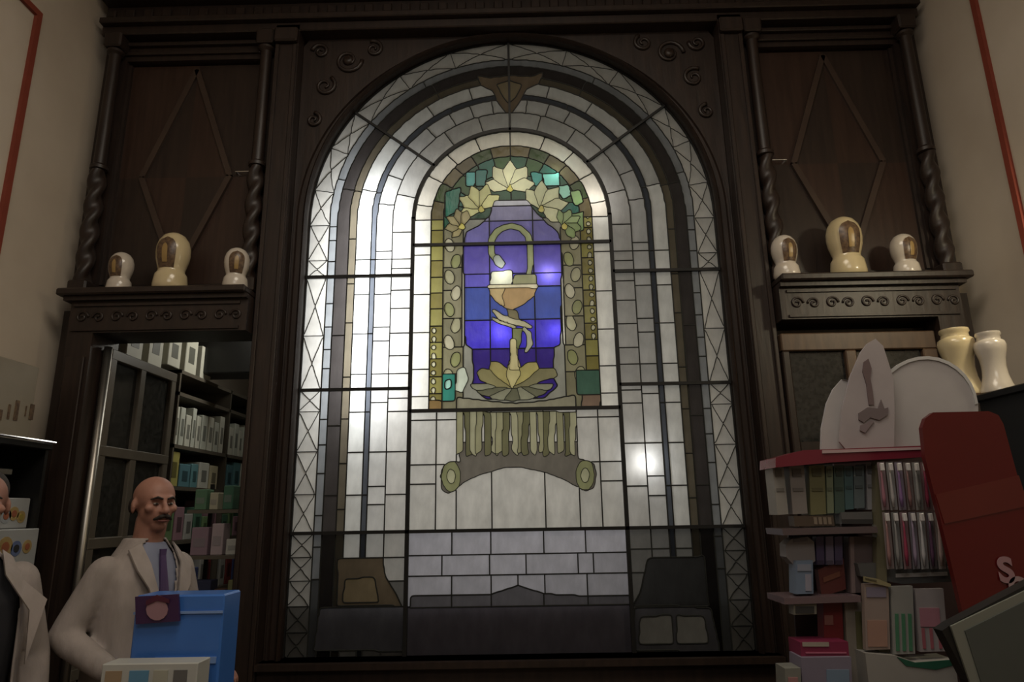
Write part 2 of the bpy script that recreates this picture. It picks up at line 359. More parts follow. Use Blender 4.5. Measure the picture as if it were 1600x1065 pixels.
flower(722, 352, 26, -60, (.42, .36, .18)); flower(882, 352, 26, 60, (.34, .44, .20))
# blue field
FIELD = inpoly(PX([(727, 538), (725, 440), (724, 388), (728, 362), (750, 352), (766, 335), (772, 314), (824, 313), (838, 332), (856, 350), (872, 362), (877, 384), (877, 440), (876, 538), (866, 542), (864, 590), (872, 602), (850, 622), (760, 624), (736, 604), (740, 592), (738, 545)]))
rows = [(300, 322, (.62, .62, .72)), (322, 345, (.27, .26, .44)), (345, 383, (.22, .20, .52)), (383, 428, (.14, .11, .50)), (428, 447, (.12, .10, .55)), (447, 500, (.05, .09, .42)), (500, 545, (.07, .05, .60)), (545, 630, (.05, .03, .22))]
for i, (ya, yb, c) in enumerate(rows):
    for xa, xb in (((700, 765), (765, 835), (835, 900)) if i else ((700, 900),)):
        piece(FIELD & (ZZ <= at(800, ya, 3.8).z) & (ZZ > at(800, yb, 3.8).z) & (XX > at(xa, 450, 3.8).x) & (XX <= at(xb, 450, 3.8).x), c, 'blue_pane', 'medallion')
# snake, bowl, stem
GR = (.42, .46, .24)
thick([(775, 412), (768, 395), (768, 375), (776, 362), (788, 355), (800, 353), (814, 357), (825, 368), (829, 385), (829, 410), (826, 432)], [4, 10, 11, 10, 9, 9, 9, 10, 10, 9, 7], GR, 'snake_pane')
poly([(770, 400), (780, 398), (790, 412), (784, 420), (774, 414)], (.42, .46, .42), 'snake_pane')
poly([(767, 424), (800, 422), (802, 438), (796, 446), (766, 444)], (.72, .73, .58), 'bowl_pane')
poly([(803, 429), (838, 428), (838, 445), (800, 446)], (.30, .30, .16), 'bowl_pane')
poly([(762, 444), (840, 444), (840, 450), (762, 450)], (.78, .72, .5), 'bowl_pane')
poly([(764, 450), (839, 450), (834, 462), (822, 473), (806, 482), (798, 484), (788, 481), (774, 471), (766, 460)], (.46, .30, .13), 'bowl_pane')
poly([(764, 450), (790, 450), (784, 462), (790, 480), (774, 471), (766, 460)], (.56, .42, .2), 'bowl_pane')
poly([(792, 483), (808, 483), (812, 502), (796, 498)], (.20, .17, .08), 'stem_pane')
thick([(770, 484), (782, 495), (800, 502), (818, 506), (832, 512)], [5, 9, 9, 9, 4], (.52, .48, .3), 'snake_pane')
thick([(768, 496), (780, 503), (796, 508), (806, 512)], [4, 5, 5, 4], (.32, .30, .17), 'snake_pane')
poly([(800, 512), (816, 512), (814, 535), (808, 550), (800, 545)], (.20, .22, .09), 'stem_pane')
thick([(818, 512), (827, 522), (828, 538), (820, 552)], [5, 9, 9, 4], (.50, .50, .36), 'snake_pane')
poly([(797, 528), (806, 528), (810, 560), (816, 580), (790, 580), (797, 560)], (.58, .50, .26), 'stem_pane')
# scallop below the foot
for k in range(7):
    a0 = -78+156*k/7; a1 = -78+156*(k+1)/7; P = [(800+10*math.sin(math.radians(-a0)), 592), (800-10*math.sin(math.radians(a1)), 592)]
    q = [(800-68*math.sin(math.radians(a)), 592+33*math.cos(math.radians(a))*(1.05 if j == 1 else 1)) for j, a in enumerate((a1, (a0+a1)/2, a0))]
    poly([(806, 600)]+q, [(.30, .30, .21), (.17, .17, .11)][k % 2], 'scallop_pane')
for pts, c in (([(800, 606), (776, 604), (750, 594), (745, 582), (752, 574), (768, 578), (782, 590)], (.30, .27, .13)), ([(800, 606), (824, 604), (850, 594), (872, 588), (868, 576), (850, 574), (836, 578), (820, 590)], (.26, .24, .13)),
               ([(800, 606), (780, 592), (764, 576), (768, 564), (782, 566), (794, 578)], (.44, .38, .15)), ([(800, 606), (808, 578), (824, 566), (840, 566), (842, 576), (824, 592)], (.48, .42, .16)),
               ([(800, 608), (790, 584), (797, 562), (808, 562), (814, 584)], (.56, .50, .24))):
    poly(pts, c, 'stem_pane')
poly([(797, 528), (806, 528), (808, 555), (811, 578), (795, 578), (798, 555)], (.60, .53, .28), 'stem_pane')
poly([(690, 584), (711, 584), (712, 626), (690, 626)], (.05, .26, .20)); poly([(694, 594), (706, 592), (704, 606), (696, 610)], (.4, .7, .58)); poly([(713, 578), (726, 572), (732, 592), (722, 614), (712, 610)], (.60, .66, .54), 'leaf_pane')
poly([(900, 578), (936, 578), (938, 616), (902, 616)], (.07, .14, .10)); poly([(910, 616), (938, 616), (938, 640), (908, 640)], (.26, .18, .13)); poly([(670, 624), (690, 626), (690, 641), (670, 641)], (.26, .17, .07))
poly([(713, 620), (760, 626), (806, 630), (850, 626), (900, 616), (900, 641), (713, 642)], (.33, .31, .22), 'painted_pane')
# --- lower centre panel
LC = (np.abs(XX) < iv) & (ZZ < ZC) & (ZZ >= ZD)
cols_ = [at(x, 700, 3.8).x for x in (643, 682, 714, 768, 850, 902, 936, 972)]; cols_[0] = -iv; cols_[-1] = iv
for i in range(7):
    rws = [ZC, zy(657), zy(727), zy(757), ZD] if i in (0, 1, 5, 6) else [ZC, ZD]
    if i == 1 or i == 5: rws = [ZC, zy(657), zy(727), ZD]
    for a, b in zip(rws[:-1], rws[1:]): piece(LC & (XX >= cols_[i]) & (XX < cols_[i+1]) & (ZZ < a) & (ZZ >= b), (.62, .61, .57), 'glass_pane', 'lower')
poly([(712, 690), (902, 690), (903, 716), (914, 718), (928, 724), (932, 740), (928, 762), (916, 768), (905, 762), (880, 748), (850, 737), (810, 729), (790, 730), (750, 741), (725, 753), (712, 765), (700, 772), (690, 764), (688, 742), (692, 728), (705, 720), (720, 722)], (.17, .155, .13), 'corbel_pane', 'lower', LC)
for k in range(18):
    xa = 714+k*10.4; xb = xa+10.4; w_ = 4*math.sin(k*1.7)
    poly([(xa, 643), (xb, 643), (xb+w_, 690), (xb+w_*.6, 704+5*(k % 3)), (xa+w_*.6, 704+5*((k+1) % 3)), (xa+w_, 690)], [(.34, .33, .20), (.17, .165, .09), (.42, .41, .27)][k % 3], 'corbel_pane', 'lower', LC)
for cx, cy in ((705, 744), (914, 742)):
    poly([(cx+15*math.cos(a/7*PI), cy+24*math.sin(a/7*PI)) for a in range(14)], (.26, .27, .14), 'corbel_pane', 'lower')
    poly([(cx+7*math.cos(a/5*PI), cy+12*math.sin(a/5*PI)) for a in range(10)], (.46, .46, .3), 'corbel_pane', 'lower')
# --- bottom panel: painted masonry
BP = (np.abs(XX) < iv) & (ZZ < ZD)
lev = [ZD+.001, zy(868), zy(900), zy(947)]
sp = [(643, 705, 768, 850, 918, 985), (640, 690, 765, 822, 905, 928, 985), (640, 705, 768, 810, 850, 918, 985)]
for r_ in range(3):
    xs = [at(x, 900, 3.8).x for x in sp[r_]]; xs[0] = -iv; xs[-1] = iv
    for a, b in zip(xs[:-1], xs[1:]): piece(BP & (XX >= a) & (XX < b) & (ZZ < lev[r_]) & (ZZ >= lev[r_+1]), (.50, .50, .56), 'masonry_pane', 'bottom')
for xa, xb in ((641, 705), (705, 768), (768, 850), (850, 918), (918, 986)):
    poly([(xa, 1040), (xa, 930-8*math.exp(-((xa-812)/40)**2)), ((xa+xb)/2, 930-16*math.exp(-(((xa+xb)/2-812)/40)**2)), (xb, 930-8*math.exp(-((xb-812)/40)**2)), (xb, 1040)], (.14, .135, .15), 'painted_pane', 'bottom', BP)
piece(BP & (ZZ < zy(949)), (.15, .14, .17), 'painted_pane', 'bottom')
SB = (np.abs(XX) > iv)
poly([(528, 872), (598, 870), (602, 900), (618, 926), (628, 946), (526, 946)], (.13, .10, .065), 'painted_pane', 'bottom', SB)
poly([(540, 905), (585, 900), (592, 940), (534, 942)], (.20, .155, .09), 'painted_pane', 'bottom', SB)
poly([(1012, 872), (1100, 868), (1108, 946), (988, 946), (1000, 925)], (.05, .05, .05), 'painted_pane', 'bottom', SB)
poly([(500, 948), (640, 948), (640, 1016), (490, 1016)], (.14, .14, .16), 'painted_pane', 'bottom', SB)
poly([(990, 948), (1110, 948), (1125, 1016), (992, 1016)], (.16, .16, .18), 'painted_pane', 'bottom', SB)
poly([(1000, 962), (1050, 960), (1052, 1006), (998, 1006)], (.42, .42, .40), 'painted_pane', 'bottom', SB)
poly([(1056, 960), (1100, 962), (1108, 1004), (1058, 1006)], (.42, .42, .40), 'painted_pane', 'bottom', SB)
# --- lattice smoothing
VX, VZ = np.meshgrid(x0g+np.arange(nx+1)*h, z0g+np.arange(nz_+1)*h)
Lp = np.pad(LAB, 1)
a, b, c, d = Lp[:-1, :-1], Lp[:-1, 1:], Lp[1:, :-1], Lp[1:, 1:]    # SW, SE, NW, NE around each vertex
eE, eW, eN, eS = (b != d), (a != c), (c != d), (a != b)
deg = eE.astype(int)+eW+eN+eS
mov = deg == 2
for it in range(5):
    sx = np.zeros_like(VX); sz = np.zeros_like(VX)
    P1 = np.pad(VX, 1, mode='edge'); P2 = np.pad(VZ, 1, mode='edge')
    for e, (dy, dx) in ((eE, (0, 1)), (eW, (0, -1)), (eN, (1, 0)), (eS, (-1, 0))):
        sx += e*P1[1+dy:P1.shape[0]-1+dy, 1+dx:P1.shape[1]-1+dx]; sz += e*P2[1+dy:P2.shape[0]-1+dy, 1+dx:P2.shape[1]-1+dx]
    nxx = np.where(mov, .5*VX+.25*sx, VX); nzz = np.where(mov, .5*VZ+.25*sz, VZ)
    if it < 5: VX, VZ = nxx, nzz
def mkpane(name, idx, parent, col):
    ys, xs = idx; w1 = nx+1
    q = np.stack([ys*w1+xs, ys*w1+xs+1, (ys+1)*w1+xs+1, (ys+1)*w1+xs], 1)
    u, inv = np.unique(q, return_inverse=True); inv = inv.reshape(q.shape); n = len(u)
    vx = VX.ravel()[u]; vz = VZ.ravel()[u]; cx, cz = vx.mean(), vz.mean()
    tx, tz = random.uniform(-.012, .012), random.uniform(-.012, .012); off = random.uniform(0, .0015)
    fy = 3.8-off+(vx-cx)*tx*.3+(vz-cz)*tz*.3
    V = np.zeros((2*n, 3)); V[:n, 0] = vx-cx; V[:n, 1] = fy-3.8; V[:n, 2] = vz-cz; V[n:] = V[:n]; V[n:, 1] = .004
    E_ = {}
    faces = inv.tolist()
    for f in faces:
        for i in range(4):
            e = (f[i], f[(i+1) % 4])
            if (e[1], e[0]) in E_: del E_[(e[1], e[0])]
            else: E_[e] = 1
    faces += [(e[1], e[0], e[0]+n, e[1]+n) for e in E_]
    me = bpy.data.meshes.new(name); me.from_pydata(V.tolist(), [], faces); me.materials.append(SGLASS)
    o = bpy.data.objects.new(name, me); COL.objects.link(o); o.parent = parent; o.location = Vector((cx, 3.8, cz))-PW[parent]
    o.color = (*col, 1); return o
win = struct(MB().sweep([(-Wd-.012, Z0-.01)]+[(-Wd-.012, Z0+(ZS-Z0)*i/6) for i in range(1, 6)]+[(-(Wd+.012)*math.cos(a), ZS+(Wd+.012)*math.sin(a)) for a in np.linspace(0, PI, 49)]+[(Wd+.012, Z0+(ZS-Z0)*i/6) for i in range(5, 0, -1)]+[(Wd+.012, Z0-.01)], [(-.015, 3.785), (.015, 3.785), (.015, 3.82), (-.015, 3.82)]).build('window_1', IRON))
PW[win] = Vector((0, 0, 0))
G = {k: empty(n, (0, 3.8, z), win) for k, (n, z) in dict(side=('side_panel', 2.0), arch=('arch_panel', 4), medallion=('medallion_panel', 2.7), lower=('lower_panel', 1.8), bottom=('bottom_panel', 1.2)).items()}
order = np.argsort(LAB.ravel(), kind='stable'); lab_s = LAB.ravel()[order]; bounds = np.searchsorted(lab_s, np.arange(1, cnt[0]+2))
npan = 0
for k in range(1, cnt[0]+1):
    idx = order[bounds[k-1]:bounds[k]]
    if len(idx) == 0: continue
    col, name, grp = PIECES[k]; npan += 1
    mkpane(name, (idx//nx, idx % nx), G[grp], col)
print('panes', npan)
# lead came along every joint
LV, LF = [], []
def came(i0, j0, i1, j1, wd):
    p = Vector((VX[i0, j0], VZ[i0, j0])); q = Vector((VX[i1, j1], VZ[i1, j1])); t = (q-p)
    if t.length < 1e-6: return
    t.normalize(); n = Vector((-t.y, t.x))*wd/2; p = p-t*.001; q = q+t*.001; b_ = len(LV)
    for y, s_ in ((3.7985, 1.0), (3.795, .5)):
        for pt in (p, q):
            for sg in (-1, 1): r = pt+n*sg*s_; LV.append((r.x, y, r.y))
    LF.extend([(b_+4, b_+5, b_+7, b_+6), (b_, b_+4, b_+6, b_+2), (b_+1, b_+3, b_+7, b_+5)])
FINE = {'snake_pane', 'petal_pane', 'bowl_pane', 'stem_pane', 'scallop_pane', 'bead_pane', 'leaf_pane', 'corbel_pane'}
def lw(l1, l2):
    if l1 == 0 or l2 == 0: return 0
    n1, n2 = PIECES[l1][1], PIECES[l2][1]
    if n1 in FINE and n2 in FINE: return .0035
    if n1 in FINE or n2 in FINE: return .005
    if n1 == 'diamond_pane' and n2 == 'diamond_pane': return .0048
    return .0075
for i, j in zip(*np.nonzero(eE[:, :-1])):
    wv = lw(Lp[i, j+1], Lp[i+1, j+1])
    if wv: came(i, j, i, j+1, wv)
for i, j in zip(*np.nonzero(eN[:-1, :])):
    wv = lw(Lp[i+1, j], Lp[i+1, j+1])
    if wv: came(i, j, i+1, j, wv)
me = bpy.data.meshes.new('lead_came'); me.from_pydata(LV, [], LF); me.materials.append(LEAD)
lc = bpy.data.objects.new('lead_came', me); COL.objects.link(lc); lc.parent = win; stuff(lc)
# iron bars
def bar(path, wd=.018): return MB().sweep(path, [(-wd/2, 3.776), (wd/2, 3.776), (wd/2, 3.793), (-wd/2, 3.793)]).build('iron_bar', IRON, win)
for s in (-1, 1):
    bar([(s*iv, Z0), (s*iv, ZS+.012)], .022)
    for z in (ZA, ZB): bar([(s*iv, z), (s*Wd, z)])
    a = math.radians(37); bar([(s*ri*math.cos(a), ZS+ri*math.sin(a)), (s*Wd*math.cos(a), ZS+Wd*math.sin(a))], .014)
bar([(-Wd, ZD), (Wd, ZD)]); bar([(-iv, ZC), (iv, ZC)], .02); bar([(-iv, ZE), (iv, ZE)])
bar([(0, ZS+ri), (0, ZS+Wd)], .014)
bar([(-(ri+.006)*math.cos(t), ZS+(ri+.006)*math.sin(t)) for t in np.linspace(0, PI, 41)], .022)

# ------------------------------------------------------------------ arched wooden surround
sur = tag(empty('arched_surround', (0, 3.7, 0)), 'dark carved wooden arch frame around the tall leaded window', 'window surround')
def arch_plate():
    mb = MB(); R0 = Wd+.004; top = 4.585; side = 1.31
    ins = [(-R0*math.cos(t), ZS+R0*math.sin(t)) for t in np.linspace(0, PI, 65)]
    out = []
    for t in np.linspace(0, PI, 65):
        cx, sz = -math.cos(t), math.sin(t)
        k = min(side/abs(cx) if abs(cx) > 1e-6 else 9, (top-ZS)/sz if sz > 1e-6 else 9); out.append((cx*k, ZS+sz*k))
    for i in range(64): mb.prism([ins[i], ins[i+1], out[i+1], out[i]], 3.735, 3.80)
    return mb
arch_plate().build('spandrel', WOOD, sur)
for s in (-1, 1):
    MB().box(*sorted((s*(Wd+.004), s*1.31)), 3.735, 3.80, Z0, ZS).build('stile', WOOD, sur)
jamb = [(-Wd, Z0)]+[(-Wd, Z0+(ZS-Z0)*i/6) for i in range(1, 6)]+[(-Wd*math.cos(t), ZS+Wd*math.sin(t)) for t in np.linspace(0, PI, 65)]+[(Wd, Z0+(ZS-Z0)*i/6) for i in range(5, 0, -1)]+[(Wd, Z0)]
MB().sweep(jamb, [(-.028, 3.735), (-.02, 3.712), (-.008, 3.70), (.004, 3.722), (.004, 3.735)]).build('arch_moulding', WOOD, sur, 30)
MB().sweep([(x*1.055 if abs(x) > 1 or z > ZS else x, z if z <= ZS else ZS+(z-ZS)*1.018) for x, z in jamb], [(-.012, 3.735), (-.006, 3.722), (.006, 3.722), (.012, 3.735)]).build('outer_moulding', WOOD, sur)
def scroll(cx, cz, s, rot, y, rad=.012, turns=1.4, flip=1):
    P = []
    for i in range(26):
        t = i/25; a = rot+flip*turns*2*PI*t; r = s*(1-.85*t); P.append((cx+r*math.cos(a), y, cz+r*math.sin(a)))
    return P
for s in (-1, 1):
    mb = MB()
    for (dx, dz, q, ro) in ((1.02, 4.40, .09, 0), (.86, 4.48, .06, 2), (1.16, 4.22, .07, 1), (1.2, 4.47, .055, 3), (1.22, 3.98, .05, 1.5)):
        MB().tube(scroll(s*dx, dz, q, ro, 3.73, flip=s), [.014*(1-.5*i/25) for i in range(26)], 6).build('carved_scroll', WOOD, sur, True)
    mb = MB().lathe([(0, 0), (.035, .0), (.035, .01), (.02, .022), (0, .025)], (0, 0, 0), 12)
    mb.v = [(s*1.02+x, 3.735-z, 4.40+y) for x, y, z in mb.v]; mb.build('rosette', WOOD, sur, True)
MB().box(-1.31, 1.31, 3.66, 3.80, .70, Z0).box(-1.31, 1.31, 3.62, 3.80, Z0-.03, Z0).build('sill', WOOD, sur)
MB().box(-1.31, 1.31, 3.70, 3.80, 0, .70).build('apron', WOOD, sur)
# posts between the bays
for s in (-1, 1):
    t = tag(empty('wooden_post', (s*1.385, 3.7, 0)), 'tall dark wooden post on the %s side of the leaded window' % ('left' if s < 0 else 'right'), 'post')
    MB().box(s*1.385-.073, s*1.385+.073, 3.64, 3.8, 0, 4.6).build('shaft', WOOD, t)
    for dx in (-.055, .055): MB().box(s*1.385+dx-.012, s*1.385+dx+.012, 3.622, 3.64, .5, 4.45, .004).build('fillet', WOOD, t)
    MB().box(s*1.385-.073, s*1.385+.073, 3.60, 3.64, 4.46, 4.56, .01).build('capital', WOOD, t)
# cornice
cz = at(800, 30, 3.62).z
MB_ = MB()
for (y0, z0, z1) in ((3.64, 4.56, 4.62), (3.60, 4.62, 4.66), (3.66, 4.66, 4.78), (3.58, 4.78, 4.83), (3.52, 4.83, 4.90)): MB_.box(-2.57, 2.57, y0, 3.82, z0, z1, .006)
co_ = struct(MB_.build('trim_5', WOOD)); co_.name = 'trim_5'
for i in range(44):
    x = -2.53+i*.1177
    MB().box(x-.03, x+.03, 3.645, 3.66, 4.69, 4.75, .006).build('dentil', WOOD, co_)

# ------------------------------------------------------------------ side cabinets
def twisted(cx, cy, z0, z1, r, pitch=.16, seg=20):
    mb = MB(); n = max(12, int((z1-z0)/.012)); base = 0
    for i in range(n+1):
        z = z0+(z1-z0)*i/n
        for k in range(seg):
            a = 2*PI*k/seg; rr = r*(1+.24*math.cos(2*(a-2*PI*z/pitch/2)))
            mb.v.append((cx+rr*math.cos(a), cy+rr*math.sin(a), z))
    for i in range(n):
        for k in range(seg): mb.f.append((i*seg+k, i*seg+(k+1) % seg, (i+1)*seg+(k+1) % seg, (i+1)*seg+k))
    return mb
def strip(p, q, wd, y0, y1):
    p, q = Vector(p), Vector(q); t = (q-p).normalized(); n = Vector((-t.y, t.x))*wd/2
    return MB().prism([p-n, q-n, q+n, p+n], y0, y1)
def side_cabinet(s):
    nm = 'left' if s < 0 else 'right'
    t = tag(empty('wall_cabinet', (s*2.0, 3.7, 0)), 'dark wooden %s-hand wall cabinet with lozenge panel, twisted columns and shelf' % nm, 'cabinet')
    def bx(xa, xb, *r, bev=0): return MB().box(*sorted((s*xa, s*xb)), *r, bev)
    bx(1.46, 2.57, 3.79, 3.82, 2.83, 4.58).build('back_panel', WOOD, t)
    bx(2.43, 2.57, 3.72, 3.80, 2.83, 4.56).build('stile', WOOD, t); bx(1.46, 1.55, 3.72, 3.80, 2.83, 4.56).build('stile', WOOD, t)
    bx(1.55, 2.43, 3.72, 3.80, 4.42, 4.56).build('rail', WOOD, t); bx(1.55, 2.43, 3.74, 3.80, 2.83, 2.92).build('rail', WOOD, t)
    bx(1.52, 2.46, 3.70, 3.72, 4.455, 4.475, bev=.004).build('moulding', WOOD, t); bx(1.52, 2.46, 3.69, 3.72, 4.515, 4.54, bev=.004).build('moulding', WOOD, t)
    # panel field: lozenge veneers
    cx, hx = s*1.99, .43; zt, zb = 4.41, 2.93; zm = 3.62
    A = [(cx, zt-.04), (cx+.27, zm), (cx, zb+.05), (cx-.27, zm)]
    for c4, mm in (([(cx, zt), (cx+hx, zt), (cx+hx, zm), (cx+.27, zm), A[0]], WOOD2), ([(cx-hx, zt), (cx, zt), A[0], (cx-.27, zm), (cx-hx, zm)], WOODR),
                   ([(cx-hx, zm), (cx-.27, zm), A[2], (cx, zb), (cx-hx, zb)], WOOD2), ([(cx+.27, zm), (cx+hx, zm), (cx+hx, zb), (cx, zb), A[2]], WOODR)):
        MB().prism(c4, 3.765, 3.79).build('veneer_panel', mm, t)
    for c3, mm in (([A[0], A[1], (cx, zm)], WOODR), ([A[0], (cx, zm), A[3]], WOOD2), ([A[3], (cx, zm), A[2]], WOODR), ([(cx, zm), A[1], A[2]], WOOD2)):
        MB().prism(c3, 3.758, 3.79).build('lozenge_panel', mm, t)
    for i in range(4): strip(A[i], A[(i+1) % 4], .034, 3.742, 3.77).build('lozenge_moulding', LOZ, t)
    for p, q in (((cx-hx, zb), (cx-hx, zt)), ((cx+hx, zb), (cx+hx, zt))): strip(p, q, .02, 3.745, 3.77).build('moulding', WOOD, t)
    hp = at(382, 268, 3.74) if s < 0 else at(1215, 250, 3.74)
    MB().tube([(hp.x-.05, 3.735, hp.z), (hp.x+.05, 3.735, hp.z)], .004, 6).box(hp.x-.055, hp.x-.047, 3.735, 3.765, hp.z-.004, hp.z+.004).box(hp.x+.047, hp.x+.055, 3.735, 3.765, hp.z-.004, hp.z+.004).build('handle', CHROME, t)['label'] = 'thin metal pull handle'
    for X in (s*2.475, s*1.52):
        c_ = MB(); twisted(X, 3.665, 2.92, 3.62, .042).build('twisted_column', WOOD, t, True)
        MB().lathe([(.03, 0), (.05, .01), (.05, .03), (.036, .045), (.034, .6), (.034, .8), (.05, .815), (.05, .83), (.036, .84)], (X, 3.665, 3.62), 16).build('column_shaft', WOOD, t, 40)
        MB().box(X-.055, X+.055, 3.61, 3.72, 2.83, 2.92, .01).build('column_base', WOOD, t); MB().box(X-.055, X+.055, 3.61, 3.72, 4.46, 4.56, .01).build('column_capital', WOOD, t)
    # shelf and frieze
    bx(1.46, 2.50, 3.49, 3.80, 2.79, 2.83, bev=.008).build('shelf', WOOD, t)
    bx(1.46, 2.47, 3.52, 3.80, 2.765, 2.79).build('shelf_moulding', WOOD, t)
    bx(1.46, 2.44, 3.55, 3.80, 2.585, 2.765).build('frieze', WOOD, t)
    for k in range(5):
        X = s*(1.58+k*.19)
        MB().tube(scroll(X-.03, 2.675, .035, 0, 3.548), .007, 5).build('carved_scroll', WOOD, t, True); MB().tube(scroll(X+.06, 2.672, .032, PI, 3.548, flip=-1), .007, 5).build('carved_scroll', WOOD, t, True)
    bx(1.50, 2.42, 3.54, 3.56, 2.735, 2.75).build('moulding', WOOD, t); bx(1.50, 2.42, 3.54, 3.56, 2.595, 2.61).build('moulding', WOOD, t)
    # lower frame
    bx(2.30, 2.44, 3.55, 3.80, 0, 2.585).build('stile', WOOD, t)
    bx(2.44, 2.58, 3.70, 3.80, 0, 2.76).build('side_stile', WOOD, t)
    for dz in (2.2,): bx(2.32, 2.42, 3.535, 3.55, .4, 2.45, bev=.004).build('fillet', WOOD, t)
    return t
cabL = side_cabinet(-1); cabR = side_cabinet(1)
# right hand glazed doors in the lower frame
drR = tag(empty('glazed_door', (1.85, 3.6, 0)), 'brown framed door with dark glass panes below the right shelf', 'door')
MB().box(1.46, 2.30, 3.60, 3.66, 2.42, 2.52, .006).build('top_rail', WOODM, drR)
for xa, xb in ((1.46, 1.50), (1.80, 1.86), (2.22, 2.30)): MB().box(xa, xb, 3.60, 3.66, 0, 2.42, .006).build('door_stile', WOODM if xa > 1.7 else WOOD, drR)
for z in (1.87, 1.25, .6):
    for xa, xb in ((1.50, 1.80), (1.86, 2.22)): MB().box(xa, xb, 3.605, 3.655, z, z+.06, .004).build('door_rail', WOODM if xa > 1.7 else WOOD, drR)
for xa, xb in ((1.50, 1.80), (1.86, 2.22)):
    for z0, z1 in ((1.93, 2.42), (1.31, 1.87), (.66, 1.25), (0, .6)): MB().box(xa, xb, 3.63, 3.636, z0, z1).build('door_pane', DGLASS, drR)
MB().box(1.46, 2.30, 3.70, 3.72, 0, 2.56).build('door_backing', WOOD, drR)

# ------------------------------------------------------------------ ceramic jars
PROF = [(.0, 0), (.088, 0), (.096, .012), (.098, .03), (.094, .06), (.09, .085), (.078, .1), (.074, .112), (.082, .135), (.092, .165), (.097, .2), (.096, .235), (.085, .27), (.064, .298), (.036, .314), (.008, .32), (0, .32)]
def prof_r(z):
    for (r0, z0), (r1, z1) in zip(PROF[1:], PROF[2:]):
        if z0 <= z <= z1 and z1 > z0: return r0+(r1-r0)*(z-z0)/(z1-z0)
    return .09
def patch(az, half, za, zb, off, sc, c, arched=True, n=10):
    mb = MB(); nz2 = 12; rows_ = []
    for j in range(nz2+1):
        z = za+(zb-za)*j/nz2; u = j/nz2
        hw = half*(math.sqrt(max(0, 1-((u-.62)/.38)**2)) if arched and u > .62 else 1)
        for i in range(n+1):
            a = az+hw*(2*i/n-1); r = prof_r(z)+off; mb.v.append((c[0]+r*math.cos(a)*sc, c[1]+r*math.sin(a)*sc, c[2]+z*sc))
    for j in range(nz2):
        for i in range(n): q = j*(n+1)+i; mb.f.append((q, q+1, q+n+2, q+n+1))
    return mb
def jar(px, ybase, ytop, az, label, cream=False):
    p = at(px, ybase, 3.60); p.z = 2.83; q = at(px, ytop, 3.60)
    sc = (q.z-2.83)/.32; c = (p.x, 3.60, 2.83)
    t = tag(empty('pharmacy_jar', c), label, 'jar', 'domed pharmacy jars on the cabinet shelves')
    m_ = CERY if cream else CER; sx = .86 if sc > .9 else .9
    prof = [(r*sc*sx, z*sc) for r, z in PROF if z <= .1]; MB().lathe(prof+[(0, .1*sc)], c, 28).build('jar_foot', m_, t, 50)
    prof = [(0, .1*sc)]+[(r*sc*sx, z*sc) for r, z in PROF if z >= .1]; MB().lathe(prof, c, 28).build('jar_body', m_, t, 50)
    for (hf, za, zb, off, mm, nm) in ((.62, .112, .275, .003, CART, 'cartouche'), (.16, .135, .235, .007, GOLD, 'painted_figure')):
        mb = patch(math.radians(az), hf, za, zb, off, 1, (0, 0, 0)); mb.v = [(c[0]+x*sc*sx, c[1]+y*sc*sx, c[2]+z*sc) for x, y, z in mb.v]; mb.build(nm, mm, t, True)
    return t
jar(185, 452, 395, -92, 'small white domed pharmacy jar, nearest the left wall on left shelf')
jar(265, 449, 365, -90, 'large cream domed pharmacy jar in middle of left shelf', True)
jar(367, 448, 388, -68, 'small white domed pharmacy jar nearest the window on left shelf')
jar(1230, 431, 368, -84, 'small white domed pharmacy jar nearest the window on right shelf')
jar(1327, 430, 340, -94, 'large cream domed pharmacy jar in middle of right shelf', True)
jar(1418, 427, 366, -84, 'small white domed pharmacy jar, nearest the right wall on right shelf')

# ------------------------------------------------------------------ boxes and goods
def carton(name, label, cat, x0, x1, y0, y1, z0, z1, col, group=None, face='y', stripe_=None, mt=None, lid=True):
    t = tag(empty(name, ((x0+x1)/2, (y0+y1)/2, z0)), label, cat, group)
    b_ = MB().box(x0, x1, y0, y1, z0, z1, min(.004, (z1-z0)*.1)).build('box_body', mt or CARD, t); b_.color = (*col, 1)
    if stripe_:
        for (ua, ub, va, vb, c) in stripe_:
            zz0, zz1 = z0+(z1-z0)*va, z0+(z1-z0)*vb
            if face == 'y': mb = MB().box(x0+(x1-x0)*ua, x0+(x1-x0)*ub, y0-.0015, y0+.001, zz0, zz1)
            else: mb = MB().box(x1-.001, x1+.0015, y0+(y1-y0)*ua, y0+(y1-y0)*ub, zz0, zz1)
            mb.build('printed_band', CARD, t).color = (*c, 1)
    return t

# back room: glazed grey cabinet and goods
gc = tag(empty('glazed_cabinet', (-2.5, 4.1, 0)), 'grey framed glazed cabinet with dark panes in the room behind the man', 'cabinet')
GX = -2.275
MB().box(-2.60, GX-.03, 3.82, 4.42, 0, 2.50).build('carcass', BLACK, gc)
MB().tube([(GX+.005, 3.66, 0), (GX+.005, 3.66, 2.53)], .022, 10).build('front_post', CHROMED, gc, True)['label'] = 'dull metal post'
for y in (3.72, 4.03, 4.40): MB().box(GX-.03, GX+.012, y-.03, y+.03, 0, 2.48, .005).build('cabinet_stile', GREYW, gc)
for z in (2.47, 1.93, 1.44, .8, 0): MB().box(GX-.03, GX+.014, 3.69, 4.43, z, z+.06, .005).build('cabinet_rail', GREYW, gc)
for ya, yb in ((3.75, 4.0), (4.06, 4.37)):
    for za, zb in ((1.99, 2.47), (1.50, 1.93), (.86, 1.44)): MB().box(GX-.02, GX-.012, ya, yb, za, zb).build('cabinet_pane', DGLASS, gc)
